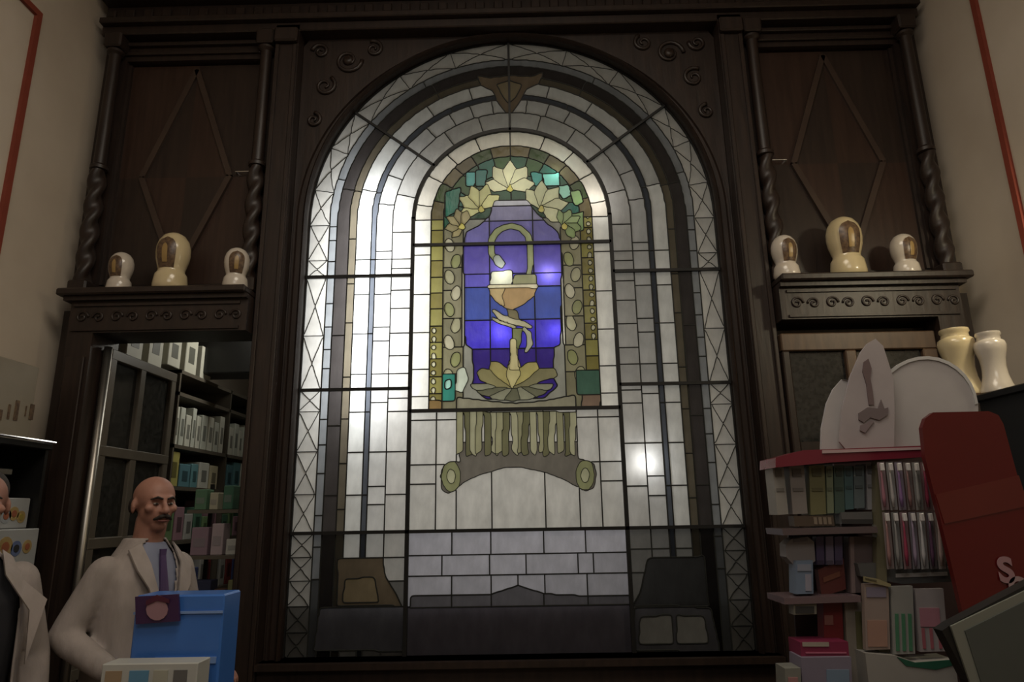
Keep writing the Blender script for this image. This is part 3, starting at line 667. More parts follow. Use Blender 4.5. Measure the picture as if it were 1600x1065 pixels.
ORD = ['first', 'second', 'third', 'fourth', 'fifth', 'sixth', 'seventh', 'eighth', 'ninth', 'tenth', 'eleventh', 'twelfth', 'thirteenth', 'fourteenth', 'fifteenth', 'sixteenth', 'seventeenth', 'eighteenth']
for i in range(5):
    y = 3.95+i*.24
    carton('white_carton', ORD[i]+' white carton from the front on top of the grey glazed cabinet and rack', 'carton', -2.55, -2.34, y, y+.17, 2.545 if y < 4.3 else 2.6, 2.545+.30+.05*(i % 2), (.5, .49, .41), 'white cartons on top of the glazed cabinet', 'x', [(.25, .75, .25, .65, (.10, .10, .08))])
rk = tag(empty('goods_rack', (-2.5, 5.3, 0)), 'pale open shelf rack of medicines beyond the grey glazed cabinet', 'shelf rack')
for z in (2.42, 2.06, 1.78, 1.42, 1.05, .6): MB().box(-2.68, -2.33, 4.6, 6.3, z, z+.025).build('rack_shelf', GREYW, rk)
for y in (4.6, 5.45, 6.28): MB().box(-2.68, -2.33, y, y+.02, 0, 2.6).build('rack_upright', GREYW, rk)
MB().box(-2.69, -2.68, 4.6, 6.3, 0, 2.58).build('rack_back', GREYW, rk)
MB().box(-2.68, -2.33, 4.6, 6.3, 2.575, 2.6).build('rack_shelf', GREYW, rk)
random.seed(3)
def row(y0, y1, z, cols, hmin, hmax, what, where, w0=.05, w1=.09):
    y = y0; i = 0
    while y < y1:
        w_ = random.uniform(w0, w1); hh = random.uniform(hmin, hmax); nm_, c = cols[i % len(cols)]
        if not any(y < g < y+w_+.03 for g in (5.46,)):
            carton(what, '%s from the cabinet among goods %s, %s' % (ORD[i], where, nm_), 'box', -2.55, -2.35, y, y+w_, z, z+hh, c, '%s boxes %s' % (nm_, where), 'x', [(.25, .75, .25, .7, tuple(v*.35 for v in c))])
        y += w_+.02; i += 1
row(4.63, 6.2, 2.085, [('white', (.6, .6, .52)), ('white', (.55, .57, .5))], .22, .3, 'tall_carton', 'on upper rack shelf in back room')
row(4.63, 6.2, 1.805, [('yellow', (.42, .38, .12)), ('teal', (.10, .22, .26)), ('teal', (.12, .27, .30)), ('white', (.55, .56, .5)), ('cream', (.5, .45, .3))], .15, .24, 'medicine_box', 'on middle rack shelf in back room', .09, .16)
row(4.63, 6.2, 1.445, [('green', (.16, .26, .12)), ('pink', (.34, .2, .24)), ('white', (.42, .42, .4)), ('green', (.08, .18, .12))], .15, .28, 'medicine_box', 'on lower rack shelf in back room', .07, .13)
row(4.63, 6.2, 1.075, [('red', (.2, .04, .04)), ('blue', (.06, .08, .2)), ('white', (.4, .4, .38))], .15, .28, 'medicine_box', 'on bottom rack shelf in back room', .07, .13)
bmn = tag(MB().box(-2.68, -1.43, 4.95, 5.2, 2.64, 3.4, .01).build('ceiling_beam', BLACK), 'dark beam crossing the back room above the shelf rack', 'beam')
# second goods stand at the right side of the opening
st = tag(empty('goods_stand', (-1.6, 4.2, 0)), 'low dark goods stand just inside the left opening', 'stand')
for z in (1.62, 1.36, 1.05, .7): MB().box(-1.95, -1.45, 4.1, 4.4, z, z+.02).build('stand_shelf', GREYW, st)
for x in (-1.95, -1.47): MB().box(x, x+.02, 4.38, 4.4, 0, 1.8).build('stand_upright', BLACK, st)
for z, lst in ((1.64, (('green', (.10, .2, .12), -1.93, .07, .12), ('cream', (.4, .38, .28), -1.84, .05, .1), ('dark green', (.05, .14, .09), -1.76, .06, .14), ('grey', (.3, .3, .3), -1.66, .09, .07))),
               (1.38, (('mauve', (.26, .18, .22), -1.93, .10, .16), ('pale pink', (.42, .34, .36), -1.81, .07, .18), ('white', (.5, .5, .46), -1.72, .10, .09), ('black', (.02, .02, .02), -1.6, .1, .14))),
               (1.07, (('navy', (.03, .035, .07), -1.93, .14, .17), ('brown', (.12, .06, .04), -1.77, .06, .12), ('olive', (.2, .2, .1), -1.69, .05, .17), ('white', (.4, .4, .38), -1.6, .04, .1)))):
    for nm_, c, x, w_, hh in lst:
        carton('product_box', '%s product box on the dark stand inside the left opening, shelf at %s' % (nm_, {1.64: 'top', 1.38: 'middle', 1.07: 'bottom'}[z]), 'box', x, x+w_, 4.14, 4.24, z, z+hh, c, stripe_=[(.15, .85, .3, .6, tuple(v*.5+.1 for v in c))])

# left wall shelving
ls = tag(empty('wall_shelving', (-2.45, 3.0, 0)), 'black wall shelving at the left edge behind the cropped man', 'shelving')
for z in (1.93, 1.36, .8): MB().box(-2.61, -2.28, 2.3, 3.34, z, z+.03, .004).build('shelf_board', BLACK if z > 1.5 else GREYW, ls)
for y in (2.3, 3.32): MB().box(-2.61, -2.30, y, y+.02, 0, 1.93).build('shelf_upright', BLACK, ls)
MB().box(-2.61, -2.595, 2.3, 3.34, 0, 1.93).build('shelf_back', BLACK, ls)
MB().tube([(-2.27, 2.3, 1.966), (-2.27, 3.34, 1.966)], .006, 6).build('shelf_rail', CHROME, ls)
cd = carton('cream_carton', 'large cream carton with small dark print on the black left shelf', 'carton', -2.6, -2.38, 2.5, 3.30, 1.965, 2.34, (.27, .235, .175), face='x')
for xa, xb, ya, yb in ((10, 17, 632, 654), (20, 31, 626, 656), (38, 42, 634, 650), (44, 54, 632, 655), (-4, 4, 640, 656)):
    p, q = atX(xa, yb, -2.38), atX(xb, ya, -2.38); MB().box(-2.3805, -2.377, p.y, q.y, p.z, q.z).build('printed_mark', CART, cd)
def dots_box(label, x1, y0, y1, z0, z1, seed):
    t = carton('picture_box', label, 'box', x1-.14, x1, y0, y1, z0, z1, (.36, .37, .37), face='x')
    random.seed(seed)
    for i in range(5):
        cy, cz_ = y0+(y1-y0)*(.15+.17*i), z0+(z1-z0)*random.uniform(.35, .65); r = (z1-z0)*random.uniform(.18, .28)
        for rr, cc, dx in ((r, random.choice([(.35, .25, .1), (.3, .32, .34), (.12, .16, .3)]), .002), (r*.5, random.choice([(.03, .03, .03), (.3, .1, .05), (.3, .24, .05)]), .004)):
            mb = MB(); n = 14; mb.v = [(x1+d_, cy+rr*math.cos(2*PI*k/n), cz_+rr*math.sin(2*PI*k/n)) for d_ in (0, dx) for k in range(n)]
            mb.f = [tuple(range(n, 2*n))]+[(k, (k+1) % n, n+(k+1) % n, n+k) for k in range(n)]
            mb.build('printed_disc', CARD, t).color = (*cc, 1)
    return t
dots_box('white picture box with printed discs, lower one on grey left shelf', -2.28, 2.92, 3.33, 1.392, 1.56, 5)
dots_box('white picture box with printed discs, stacked on top of another box', -2.33, 3.02, 3.31, 1.562, 1.70, 8)
for i in range(4):
    y = 2.45+i*.22
    carton('folded_pack', ['white', 'silver', 'ivory', 'grey'][i]+' flat pack in the black left shelving behind the cropped man', 'box', -2.52, -2.34, y, y+.16, 1.392, 1.392+.1+.04*i, [(.5, .5, .48), (.4, .42, .44), (.45, .4, .3), (.3, .3, .3)][i])
lb = tag(empty('light_bar', (-2.36, 3.0, 1.8)), 'bright metal strip hanging under the black left shelf', 'strip')
MB().box(-2.40, -2.32, 2.6, 3.15, 1.80, 1.83, .004).build('strip_body', CHROME, lb)
for y in (2.7, 3.05): MB().tube([(-2.36, y, 1.83), (-2.36, y, 1.93)], .005, 6).build('hanger', CHROME, lb)

# ------------------------------------------------------------------ counters (below the frame) and things on them
def counter(name, label, x0, x1, y0, y1, top):
    t = tag(empty(name, ((x0+x1)/2, (y0+y1)/2, 0)), label, 'counter')
    MB().box(x0, x1, y0, y1, top-.04, top, .006).build('countertop', WOOD, t); MB().box(x0+.03, x1-.03, y0+.03, y1-.03, 0, top-.04).build('counter_body', WOOD, t)
counter('service_counter', 'dark wooden service counter in front of the bald man', -1.50, -.75, 2.25, 2.62, .95)
counter('shop_counter', 'dark wooden shop counter under the toothbrush stand', .70, 1.96, 1.25, 2.75, .95)
# blue display box
def slab(name, pts, Y, th, mt, parent, col=None, label=None):   # flat board standing at depth Y
    P = [(at(x, y, Y).x, at(x, y, Y).z) for x, y in pts]; o = MB().prism(P, Y, Y+th).build(name, mt, parent)
    if col: o.color = (*col, 1)
    if label: o['label'] = label
    return o
bb = tag(empty('blue_display_box', (-1.15, 2.45, .95)), 'bright blue glossy display box on counter in front of the bald man', 'box')
bl0, bl1 = at(206, 990, 2.42).x, at(346, 990, 2.42).x
b_ = MB().box(bl0, bl1, 2.42, 2.56, .951, 1.345, .006).build('box_body', PLAST, bb); b_.color = (.05, .16, .50, 1)
MB().box(bl0, bl1, 2.415, 2.42, 1.285, 1.293).build('printed_line', PLAST, bb).color = (.2, .32, .6, 1)
MB().box(-1.20, bl1-.01, 2.415, 2.42, 1.13, 1.15).build('printed_line', PLAST, bb).color = (.2, .32, .6, 1)
pc = tag(empty('photo_card', (-1.25, 2.4, 1.25)), 'small dark violet card with a pale oval leaning on the blue box', 'card')
slab('card', [(211, 932), (278, 928), (280, 970), (212, 975)], 2.40, .01, CARD, pc, (.04, .012, .06))
slab('printed_oval', [(245+17*math.cos(a*PI/7), 952+17*math.sin(a*PI/7)) for a in range(14)], 2.396, .004, CARD, pc, (.30, .17, .20))
slab('printed_hair', [(228, 938), (245, 929), (264, 936), (264, 942), (245, 938), (228, 946)], 2.393, .004, CARD, pc, (.07, .01, .03))
wbx = tag(empty('leaflet_box', (-1.28, 2.35, .95)), 'low white printed box in front of the blue display box', 'box')
wz = at(230, 1036, 2.28).z; wx0, wx1 = at(158, 1050, 2.28).x, at(308, 1050, 2.28).x
bo_ = MB().box(wx0, wx1, 2.28, 2.37, .951, wz, .003).build('box_body', CARD, wbx); bo_.color = (.42, .43, .41, 1)
for i, (a, b, c) in enumerate(((.05, .22, (.3, .22, .14)), (.3, .5, (.1, .25, .4)), (.55, .7, (.36, .36, .3)), (.76, .9, (.12, .12, .12)))):
    MB().box(wx0+(wx1-wx0)*a, wx0+(wx1-wx0)*b, 2.277, 2.282, wz-.07, wz-.02).build('printed_band', CARD, wbx).color = (*c, 1)

# ------------------------------------------------------------------ toothbrush stand at the right
RY = 2.4
tb = tag(empty('product_stand', (1.2, 2.5, .95)), 'tiered counter stand of toothbrushes with white domed header card', 'display stand')
dome = [(1283, 703), (1284, 670), (1292, 630), (1302, 608), (1316, 592)]+[(1447+82*math.sin(a), 640-84*math.cos(a)) for a in np.linspace(-1.15, 1.45, 14)]+[(1530, 700)]
slab('header_card', dome, 2.46, .012, CARD, tb, (.42, .40, .405), 'white domed card')
slab('header_rim', [(1316, 592)]+[(1447+82*math.sin(a), 640-84*math.cos(a)) for a in np.linspace(-1.15, 1.45, 14)]+[(1447+78*math.sin(a), 641-80*math.cos(a)) for a in np.linspace(1.45, -1.15, 14)], 2.455, .005, CARD, tb, (.5, .5, .5))
slab('pointed_card', [(1368, 529), (1380, 540), (1396, 590), (1398, 640), (1397, 702), (1322, 702), (1312, 690), (1316, 640), (1328, 590), (1345, 550), (1356, 536)], 2.42, .01, CARD, tb, (.36, .325, .335), 'pinkish white pointed card')
slab('printed_snake', [(1350, 565), (1357, 560), (1362, 575), (1360, 590), (1364, 612), (1366, 632), (1358, 632), (1354, 600), (1348, 580)], 2.414, .005, CARD, tb, (.14, .10, .105))
slab('printed_bowl', [(1342, 645), (1356, 636), (1372, 638), (1377, 624), (1382, 638), (1388, 636), (1387, 648), (1374, 656), (1360, 652), (1350, 660), (1342, 655)], 2.414, .005, CARD, tb, (.15, .12, .125))
slab('printed_foot', [(1345, 664), (1352, 662), (1362, 656), (1366, 658), (1352, 676), (1344, 672)], 2.414, .005, CARD, tb, (.20, .16, .17))
slab('top_shelf', [(1212, 715), (1255, 703), (1440, 696), (1440, 714), (1300, 722), (1212, 730)], 2.38, .16, PLAST, tb, (.16, .02, .035), 'dark red shelf')
slab('shelf_edge', [(1285, 703), (1440, 698), (1440, 702), (1285, 708)], 2.376, .004, PLAST, tb, (.45, .33, .34))
slab('middle_shelf', [(1222, 826), (1370, 822), (1372, 832), (1224, 836)], 2.38, .16, PLAST, tb, (.10, .075, .08))
slab('lower_shelf', [(1225, 934), (1345, 930), (1345, 940), (1226, 944)], 2.38, .16, PLAST, tb, (.13, .09, .10))
slab('stand_post', [(1368, 720), (1380, 718), (1392, 1090), (1374, 1090)], 2.40, .03, PLAST, tb, (.12, .11, .07))
slab('back_board', [(1300, 705), (1490, 700), (1540, 1090), (1350, 1090)], 2.56, .01, CARD, tb, (.10, .06, .065))
slab('left_board', [(1232, 836), (1340, 832), (1350, 1090), (1252, 1090)], 2.56, .01, CARD, tb, (.035, .022, .025))
MB().box(.95, 1.55, 2.34, 2.6, .951, .975).build('stand_base', PLAST, tb).color = (.1, .08, .08, 1)
def goods(name, label, cat, pts, Y, col, parts=(), th=.03, mt=None, group=None):
    P = [at(x, y, Y) for x, y in pts]; cx = sum(p.x for p in P)/len(P); z = min(p.z for p in P)
    t = tag(empty(name, (cx, Y, z)), label, cat, group)
    slab('pack_body', pts, Y, th, mt or CARD, t, col)
    for nm_, pp, c in parts: slab(nm_, pp, Y-.003, .003, CARD, t, c)
    return t
def rect(x0, y0, x1, y1, sk=0): return [(x0, y0), (x1, y0-1), (x1+sk, y1-1), (x0+sk, y1)]
def inset(x0, y0, x1, y1, sk, a, b, c, d):  # sub rectangle a..b across, c..d down
    w_, h_ = x1-x0, y1-y0; return [(x0+w_*a+sk*c, y0+h_*c), (x0+w_*b+sk*c, y0+h_*c), (x0+w_*b+sk*d, y0+h_*d), (x0+w_*a+sk*d, y0+h_*d)]
tops = [('white', 1207, 1224, 728, 804, 8, (.26, .25, .23)), ('grey white', 1233, 1256, 728, 803, 6, (.22, .20, .19)), ('olive', 1264, 1288, 727, 804, 3, (.15, .145, .07)), ('pale green', 1291, 1301, 728, 802, 2, (.17, .20, .13)),
        ('dark teal', 1303, 1318, 727, 802, 2, (.055, .09, .075)), ('teal', 1319, 1332, 728, 796, 2, (.06, .115, .125)), ('blue grey', 1334, 1350, 728, 794, 1, (.10, .13, .14)), ('silver', 1353, 1366, 724, 796, 3, (.22, .22, .24))]
for nm_, xa, xb, ya, yb, sk, c in tops:
    goods('toothpaste_box', nm_+' upright box in the top row under the red shelf', 'box', rect(xa, ya, xb, yb, sk), 2.43, c, (('printed_band', inset(xa, ya, xb, yb, sk, .2, .8, .05, .22), tuple(v*.45 for v in c)), ('printed_band', inset(xa, ya, xb, yb, sk, .15, .85, .45, .52), tuple(v*.6 for v in c))), .08)
goods('shelf_tray', 'shallow brown tray of pale caps beneath the olive box', 'tray', rect(1240, 806, 1302, 822, 2), 2.42, (.07, .05, .035), [('cap', inset(1240, 806, 1302, 822, 2, a, a+.08, .1, .8), (.2, .16, .12)) for a in (.5, .62, .74, .86)], .05)
goods('shelf_tray', 'shallow grey tray beneath the teal boxes', 'tray', rect(1314, 800, 1362, 818, 2), 2.42, (.10, .10, .10), (('tray_front', inset(1314, 800, 1362, 818, 2, 0, 1, .6, 1), (.03, .03, .03)),), .05)
goods('cotton_bag', 'white rounded bag at the left of the middle row', 'bag', [(1228, 850), (1236, 842), (1262, 838), (1272, 846), (1274, 876), (1262, 884), (1240, 882), (1229, 870)], 2.43, (.20, .185, .19), (('bag_seal', [(1240, 842), (1262, 840), (1262, 845), (1240, 847)], (.12, .11, .13)),), .06)
goods('wipes_pack', 'pale blue tall pack below the white rounded bag', 'pack', rect(1243, 876, 1270, 928, 1), 2.41, (.13, .175, .25), (('printed_band', inset(1243, 876, 1270, 928, 1, .1, .9, .1, .3), (.2, .22, .28)), ('printed_band', inset(1243, 876, 1270, 928, 1, .55, .9, .4, .9), (.24, .24, .3))), .06)
for i, (xa, c) in enumerate(((1275, (.06, .045, .11)), (1290, (.14, .12, .19)), (1304, (.07, .055, .12)))):
    goods('tube_pack', ['dark violet', 'light lilac', 'dull purple'][i]+' tube in the middle row beside the white bag', 'tube', rect(xa, 838, xa+12, 882, 1), 2.44, c, (('tube_cap', inset(xa, 838, xa+12, 882, 1, .1, .9, .85, 1), tuple(v*.5 for v in c)),), .03)
goods('red_pack', 'dark red slanted pack under the purple tubes', 'pack', [(1278, 890), (1318, 872), (1322, 920), (1284, 932)], 2.45, (.09, .02, .018), (('printed_band', [(1286, 902), (1312, 892), (1313, 900), (1287, 910)], (.14, .05, .03)),))
goods('clip_card', 'grey white small card on the lower shelf at left', 'card', rect(1240, 938, 1276, 960, 0), 2.39, (.17, .16, .13), (('printed_band', inset(1240, 938, 1276, 960, 0, .1, .9, .4, .9), (.03, .03, .03)),), .04)
goods('red_pack', 'deep red upright pack on the lower shelf', 'pack', rect(1286, 940, 1316, 1000, 2), 2.43, (.13, .008, .012), (('printed_band', inset(1286, 940, 1316, 1000, 2, .05, .5, .35, .6), (.2, .08, .07)),), .05)
goods('crimson_box', 'crimson topped flat box at the bottom left of the stand', 'box', rect(1250, 1003, 1325, 1025, 2), 2.36, (.17, .015, .05), (('box_top', inset(1250, 1003, 1325, 1025, 2, .05, .6, 0, .3), (.3, .26, .22)), ('printed_line', inset(1250, 1003, 1325, 1025, 2, .1, .95, .7, .8), (.36, .1, .16))), .1)
goods('lilac_box', 'lilac and blue box beneath the crimson box', 'box', rect(1252, 1027, 1330, 1090, 2), 2.34, (.17, .15, .20), (('printed_band', inset(1252, 1027, 1330, 1090, 2, .5, .95, .3, .8), (.14, .2, .28)),), .1)
goods('ivory_box', 'ivory box at bottom edge left of the lilac box', 'box', rect(1226, 1044, 1251, 1090, 2), 2.33, (.17, .17, .15), (('printed_band', inset(1226, 1044, 1251, 1090, 2, .2, .8, .3, .5), (.3, .15, .15)),), .08)
# hanging toothbrushes in clear blister packs
random.seed(11)
names = ['pink', 'white', 'violet', 'rose', 'grey', 'crimson', 'lilac', 'silver', 'plum', 'blush']
brcol = [(.30, .14, .18), (.42, .40, .40), (.20, .12, .26), (.26, .15, .15), (.26, .26, .26), (.26, .04, .08), (.30, .24, .34), (.4, .4, .42), (.12, .06, .12), (.36, .28, .28)]
for r_, (ytop, ybot) in enumerate(((722, 800), (800, 892))):
    for i in range(8):
        x = 1376+i*13.5+r_*8; sk = 8; c = brcol[(i+r_*3) % 10]; Y = 2.36+.015*(i % 2)
        t = tag(empty('toothbrush', (at(x, ytop, Y).x, Y, at(x, ybot, Y).z)), '%s toothbrush pack, %s row of the stand, %s from its left' % (names[(i+r_*3) % 10], ['upper', 'lower'][r_], ['first', 'second', 'third', 'fourth', 'fifth', 'sixth', 'seventh', 'last'][i]), 'toothbrush')
        slab('backing_card', rect(x-5.5, ytop, x+5.5, ybot-3, sk), Y+.012, .002, CARD, t, tuple(.12+v*.35 for v in c))
        P0 = at(x, ytop+8, Y); P1 = at(x+sk*.45, (ytop+ybot)/2, Y); P2 = at(x+sk*.85, ybot-8, Y)
        o = MB().tube([P0, P0.lerp(P1, .5), P1, P1.lerp(P2, .5), P2], [.0035, .003, .005, .0065, .004], 8).build('handle', PLAST, t, True); o.color = (*c, 1)
        H = P0+Vector((0, -.004, 0)); o = MB().box(H.x-.006, H.x+.006, H.y-.012, H.y, H.z-.012, H.z+.014, .002).build('brush_head', PLAST, t); o.color = (.62, .60, .60, 1)
for i, (xa, xb, ya, yb, sk, c, nm_, parts) in enumerate((
    (1350, 1388, 912, 1015, 3, (.24, .19, .17), 'cream and pink gum card', ((.1, .9, .55, .95, (.30, .18, .14)), (.1, .9, .05, .2, (.18, .16, .22)))),
    (1392, 1426, 916, 1022, 4, (.22, .22, .21), 'white and green floss card', ((.15, .3, .4, .95, (.05, .16, .09)), (.45, .6, .4, .95, (.05, .16, .09)), (.75, .9, .4, .95, (.05, .16, .09)))),
    (1430, 1474, 920, 1018, 8, (.24, .22, .23), 'white and pink floss card', ((.1, .8, .3, .6, (.30, .14, .18)), (.12, .22, .62, .95, (.26, .08, .1)), (.4, .5, .62, .95, (.26, .08, .1)), (.7, .8, .62, .95, (.26, .08, .1)))))):
    goods('blister_card', nm_+' hanging in the bottom row', 'card', rect(xa, ya, xb, yb, sk), 2.37, c, [('printed_band', inset(xa, ya, xb, yb, sk, *p[:4]), p[4]) for p in parts], .02)
goods('label_strip', 'yellowish curled price strip above the cream gum card', 'strip', [(1350, 900), (1372, 904), (1392, 912), (1392, 917), (1370, 912), (1350, 908)], 2.36, (.25, .22, .12), (('strip_edge', [(1352, 902), (1370, 906), (1370, 908), (1352, 904)], (.1, .09, .05)),), .006)
goods('clear_tray', 'grey clear plastic tray under the hanging toothbrushes', 'tray', [(1340, 880), (1490, 876), (1498, 908), (1410, 912), (1345, 900)], 2.41, (.075, .078, .08), (('tray_lip', [(1400, 896), (1480, 893), (1481, 899), (1400, 902)], (.28, .27, .27)),), .04, PLAST)
goods('green_box', 'white box with a dark green band at the bottom edge', 'box', [(1352, 1020), (1400, 1024), (1430, 1034), (1492, 1030), (1500, 1090), (1360, 1090)], 2.35, (.25, .24, .225), (('printed_band', [(1402, 1026), (1430, 1035), (1492, 1030), (1493, 1038), (1462, 1046), (1416, 1040)], (.012, .075, .045)),), .1)
goods('white_pack', 'narrow white and olive tall pack left of the gum card', 'pack', rect(1320, 940, 1346, 1090, 8), 2.42, (.19, .17, .145), (('printed_band', inset(1320, 940, 1346, 1090, 8, .6, .95, .1, .98), (.09, .085, .04)),), .04)
goods('lilac_pack', 'greyish lilac tall pack in the middle row beside the stand post', 'pack', rect(1326, 838, 1366, 926, 3), 2.44, (.10, .075, .08), (('printed_band', inset(1326, 838, 1366, 926, 3, .05, .2, 0, 1), (.2, .15, .15)), ('printed_band', inset(1326, 838, 1366, 926, 3, .5, .95, .6, .95), (.1, .11, .13))), .04)
# red rounded sign
rs = tag(empty('red_sign', (1.5, 2.2, .95)), 'large red rounded sign board with white lettering beside the toothbrush stand', 'sign')
RP = [(1441, 668), (1446, 653), (1458, 644), (1545, 642), (1560, 648), (1568, 662), (1600, 780), (1640, 960), (1655, 1090), (1530, 1090), (1505, 960), (1484, 870), (1462, 780), (1446, 716)]
slab('sign_board', RP, 2.2, .02, PLAST, rs, (.10, .005, .005))
slab('printed_panel', [(1462, 772), (1592, 742), (1607, 790), (1476, 818)], 2.197, .003, PLAST, rs, (.12, .016, .012), 'lighter red band')
def text(body, px, py, Y, size, rot, col, parent, name='lettering'):
    cu = bpy.data.curves.new(name, 'FONT'); cu.body = body; cu.size = size; cu.offset = .004; cu.extrude = .001; cu.align_x = 'CENTER'; cu.align_y = 'CENTER'
    tmp = bpy.data.objects.new(name, cu); COL.objects.link(tmp); dg = bpy.context.evaluated_depsgraph_get(); me_ = bpy.data.meshes.new_from_object(tmp.evaluated_get(dg)); bpy.data.objects.remove(tmp)
    o = bpy.data.objects.new(name, me_); COL.objects.link(o); me_.materials.clear(); me_.materials.append(CARD); o.color = (*col, 1)
    o.parent = parent; p = at(px, py, Y); o.location = p-PW[parent]; o.rotation_euler = (PI/2, rot, 0); return o
text('S', 1572, 892, 2.195, .10, 0, (.34, .2, .22), rs); text('O', 1592, 917, 2.195, .07, 0, (.34, .24, .25), rs)
MB().box(1.42, 1.74, 2.2, 2.26, .951, 1.0).build('sign_foot', PLAST, rs).color = (.1, .005, .006, 1)
# tilted screen at the lower right corner
mn = tag(empty('tilted_screen', (1.0, 1.5, .95)), 'tilted grey screen with pale rim at lower right corner', 'screen')
slab('screen_case', [(1472, 985), (1486, 975), (1620, 905), (1700, 1140), (1560, 1180), (1514, 1065)], 1.44, .03, BLACK, mn)
slab('pale_rim', [(1486, 978), (1620, 914), (1690, 1120), (1545, 1150)], 1.435, .006, PLAST, mn, (.20, .21, .18))
slab('screen_panel', [(1508, 985), (1640, 920), (1700, 1120), (1560, 1150)], 1.432, .004, CARD, mn, (.075, .085, .078))
pm = at(1590, 1040, 1.47); MB().box(pm.x-.03, pm.x+.03, 1.455, 1.475, .97, pm.z).box(pm.x-.1, pm.x+.1, 1.38, 1.54, .951, .975).build('screen_stand', BLACK, mn)

# black cabinet on the right wall with two waisted jars
bc = tag(empty('black_cabinet', (2.3, 2.6, 0)), 'black shop cabinet by the right wall carrying two waisted jars', 'cabinet')
MB().box(1.98, 2.6, 2.0, 2.93, 2.02, 2.05, .004).build('cabinet_top', BLACK, bc); MB().box(2.0, 2.6, 2.02, 2.91, .0, 2.02).build('cabinet_body', BLACK, bc)
MB().box(1.992, 2.0, 2.05, 2.88, .1, 1.98).build('side_panel', BLACK, bc)
ALB = [(0, 0), (.07, 0), (.078, .012), (.077, .03), (.066, .052), (.056, .085), (.052, .12), (.056, .155), (.066, .185), (.07, .205), (.066, .222), (.052, .232), (.05, .245), (.056, .252), (.054, .262), (0, .264)]
def alb(px, py, X, ptop, label, m_, wv):
    p = atX(px, py, X); q = at(px, ptop, p.y); sc = (q.z-2.05)/.264; c = (X, p.y, 2.05)
    t = tag(empty('waisted_jar', c), label, 'jar', 'waisted jars on the black cabinet')
    MB().lathe([(r*sc*wv, z*sc) for r, z in ALB if z <= .232]+[(0, .232*sc)], c, 28).build('jar_body', m_, t, 50)
    MB().lathe([(0, .232*sc)]+[(r*sc*wv, z*sc) for r, z in ALB if z >= .232], c, 28).build('jar_lid', m_, t, 50)
    MB().lathe([(.0, .012*sc), (.0795*sc*wv, .012*sc), (.0795*sc*wv, .02*sc), (0, .02*sc)], c, 28).build('glaze_band', CART, t, 50)
alb(1506, 605, 2.06, 514, 'cream waisted jar nearest the white domed header card', CERY, .86)
alb(1558, 600, 2.14, 519, 'white waisted jar at the right end by the frame edge', CER, .80)
carton('dark_carton', 'small dark banded carton behind the waisted jars at the right wall', 'carton', 2.36, 2.5, 2.35, 2.75, 2.051, 2.30, (.17, .15, .10), face='y', stripe_=[(.1, .9, .55, .85, (.02, .015, .012)), (.1, .9, .15, .4, (.03, .02, .015))])

# ------------------------------------------------------------------ people
def meshfrom(obj, voxel):
    md = obj.modifiers.new('r', 'REMESH'); md.mode = 'VOXEL'; md.voxel_size = voxel
    sm = obj.modifiers.new('s', 'SMOOTH'); sm.factor = .5; sm.iterations = 4
    dg = bpy.context.evaluated_depsgraph_get(); me_ = bpy.data.meshes.new_from_object(obj.evaluated_get(dg)); old = obj.data
    obj.modifiers.clear(); obj.data = me_; bpy.data.meshes.remove(old)
    for p in me_.polygons: p.use_smooth = True
def ico(mb, c, r, sub=3, rot=None):
    bm = bmesh.new(); bmesh.ops.create_icosphere(bm, subdivisions=sub, radius=1); r = Vector(r) if hasattr(r, '__len__') else Vector((r, r, r))
    bm.verts.index_update()
    vs = []
    for v in bm.verts:
        q = Vector((v.co.x*r.x, v.co.y*r.y, v.co.z*r.z))
        if rot: q = rot @ q
        vs.append(tuple(q+Vector(c)))
    mb.add(vs, [[v.index for v in f.verts] for f in bm.faces]); bm.free()
def limb(mb, pts, rad, seg=14):
    P = [Vector(p) for p in pts]; out = []; rr = []
    for i in range(len(P)-1):
        for k in range(6): t = k/6; out.append(P[i].lerp(P[i+1], t)); rr.append(rad[i]*(1-t)+rad[i+1]*t)
    out.append(P[-1]); rr.append(rad[-1]); mb.tube(out, rr, seg)
    for p, r in zip(P, rad): ico(mb, p, r*.98, 2)
def loft(rings, seg=28):   # rings: (cx, cy, z, rx, ry)
    mb = MB()
    for cx, cy, z, rx, ry in rings:
        for k in range(seg):
            a = 2*PI*k/seg; c_, s_ = math.cos(a), math.sin(a); e = .85
            mb.v.append((cx+rx*math.copysign(abs(c_)**e, c_), cy+ry*math.copysign(abs(s_)**e, s_), z))
    n = len(rings)
    for i in range(n-1):
        for k in range(seg): mb.f.append((i*seg+k, i*seg+(k+1) % seg, (i+1)*seg+(k+1) % seg, (i+1)*seg+k))
    mb.f.append(tuple(range(seg))[::-1]); mb.f.append(tuple((n-1)*seg+k for k in range(seg))); return mb
# local frame: faces -Y, x to the figure's left; feet at z=0, height 1.77
def hand(mb, wrist, dirv, palm_n, s):
    d_ = Vector(dirv).normalized(); n_ = Vector(palm_n); n_ = (n_-d_*n_.dot(d_)).normalized(); sd = d_.cross(n_)
    W_ = Vector(wrist); R_ = Matrix((sd, d_, n_)).transposed()
    ico(mb, W_+d_*.05, (.040, .055, .017), 2, R_)
    for k, (o_, L) in enumerate(((-.030, .062), (-.010, .074), (.011, .070), (.030, .055))):
        b_ = W_+d_*.085+sd*o_; m1 = b_+d_*L*.5+n_*.008; m2 = b_+d_*L*.85+n_*.024; m3 = b_+d_*L*.95+n_*.04
        limb(mb, [b_, m1, m2, m3], [.0095, .009, .0085, .007], 8)
    b_ = W_+d_*.025-sd*.03*s; limb(mb, [b_, b_+d_*.035-sd*.022*s+n_*.01, b_+d_*.062-sd*.024*s+n_*.022], [.012, .011, .009], 8)
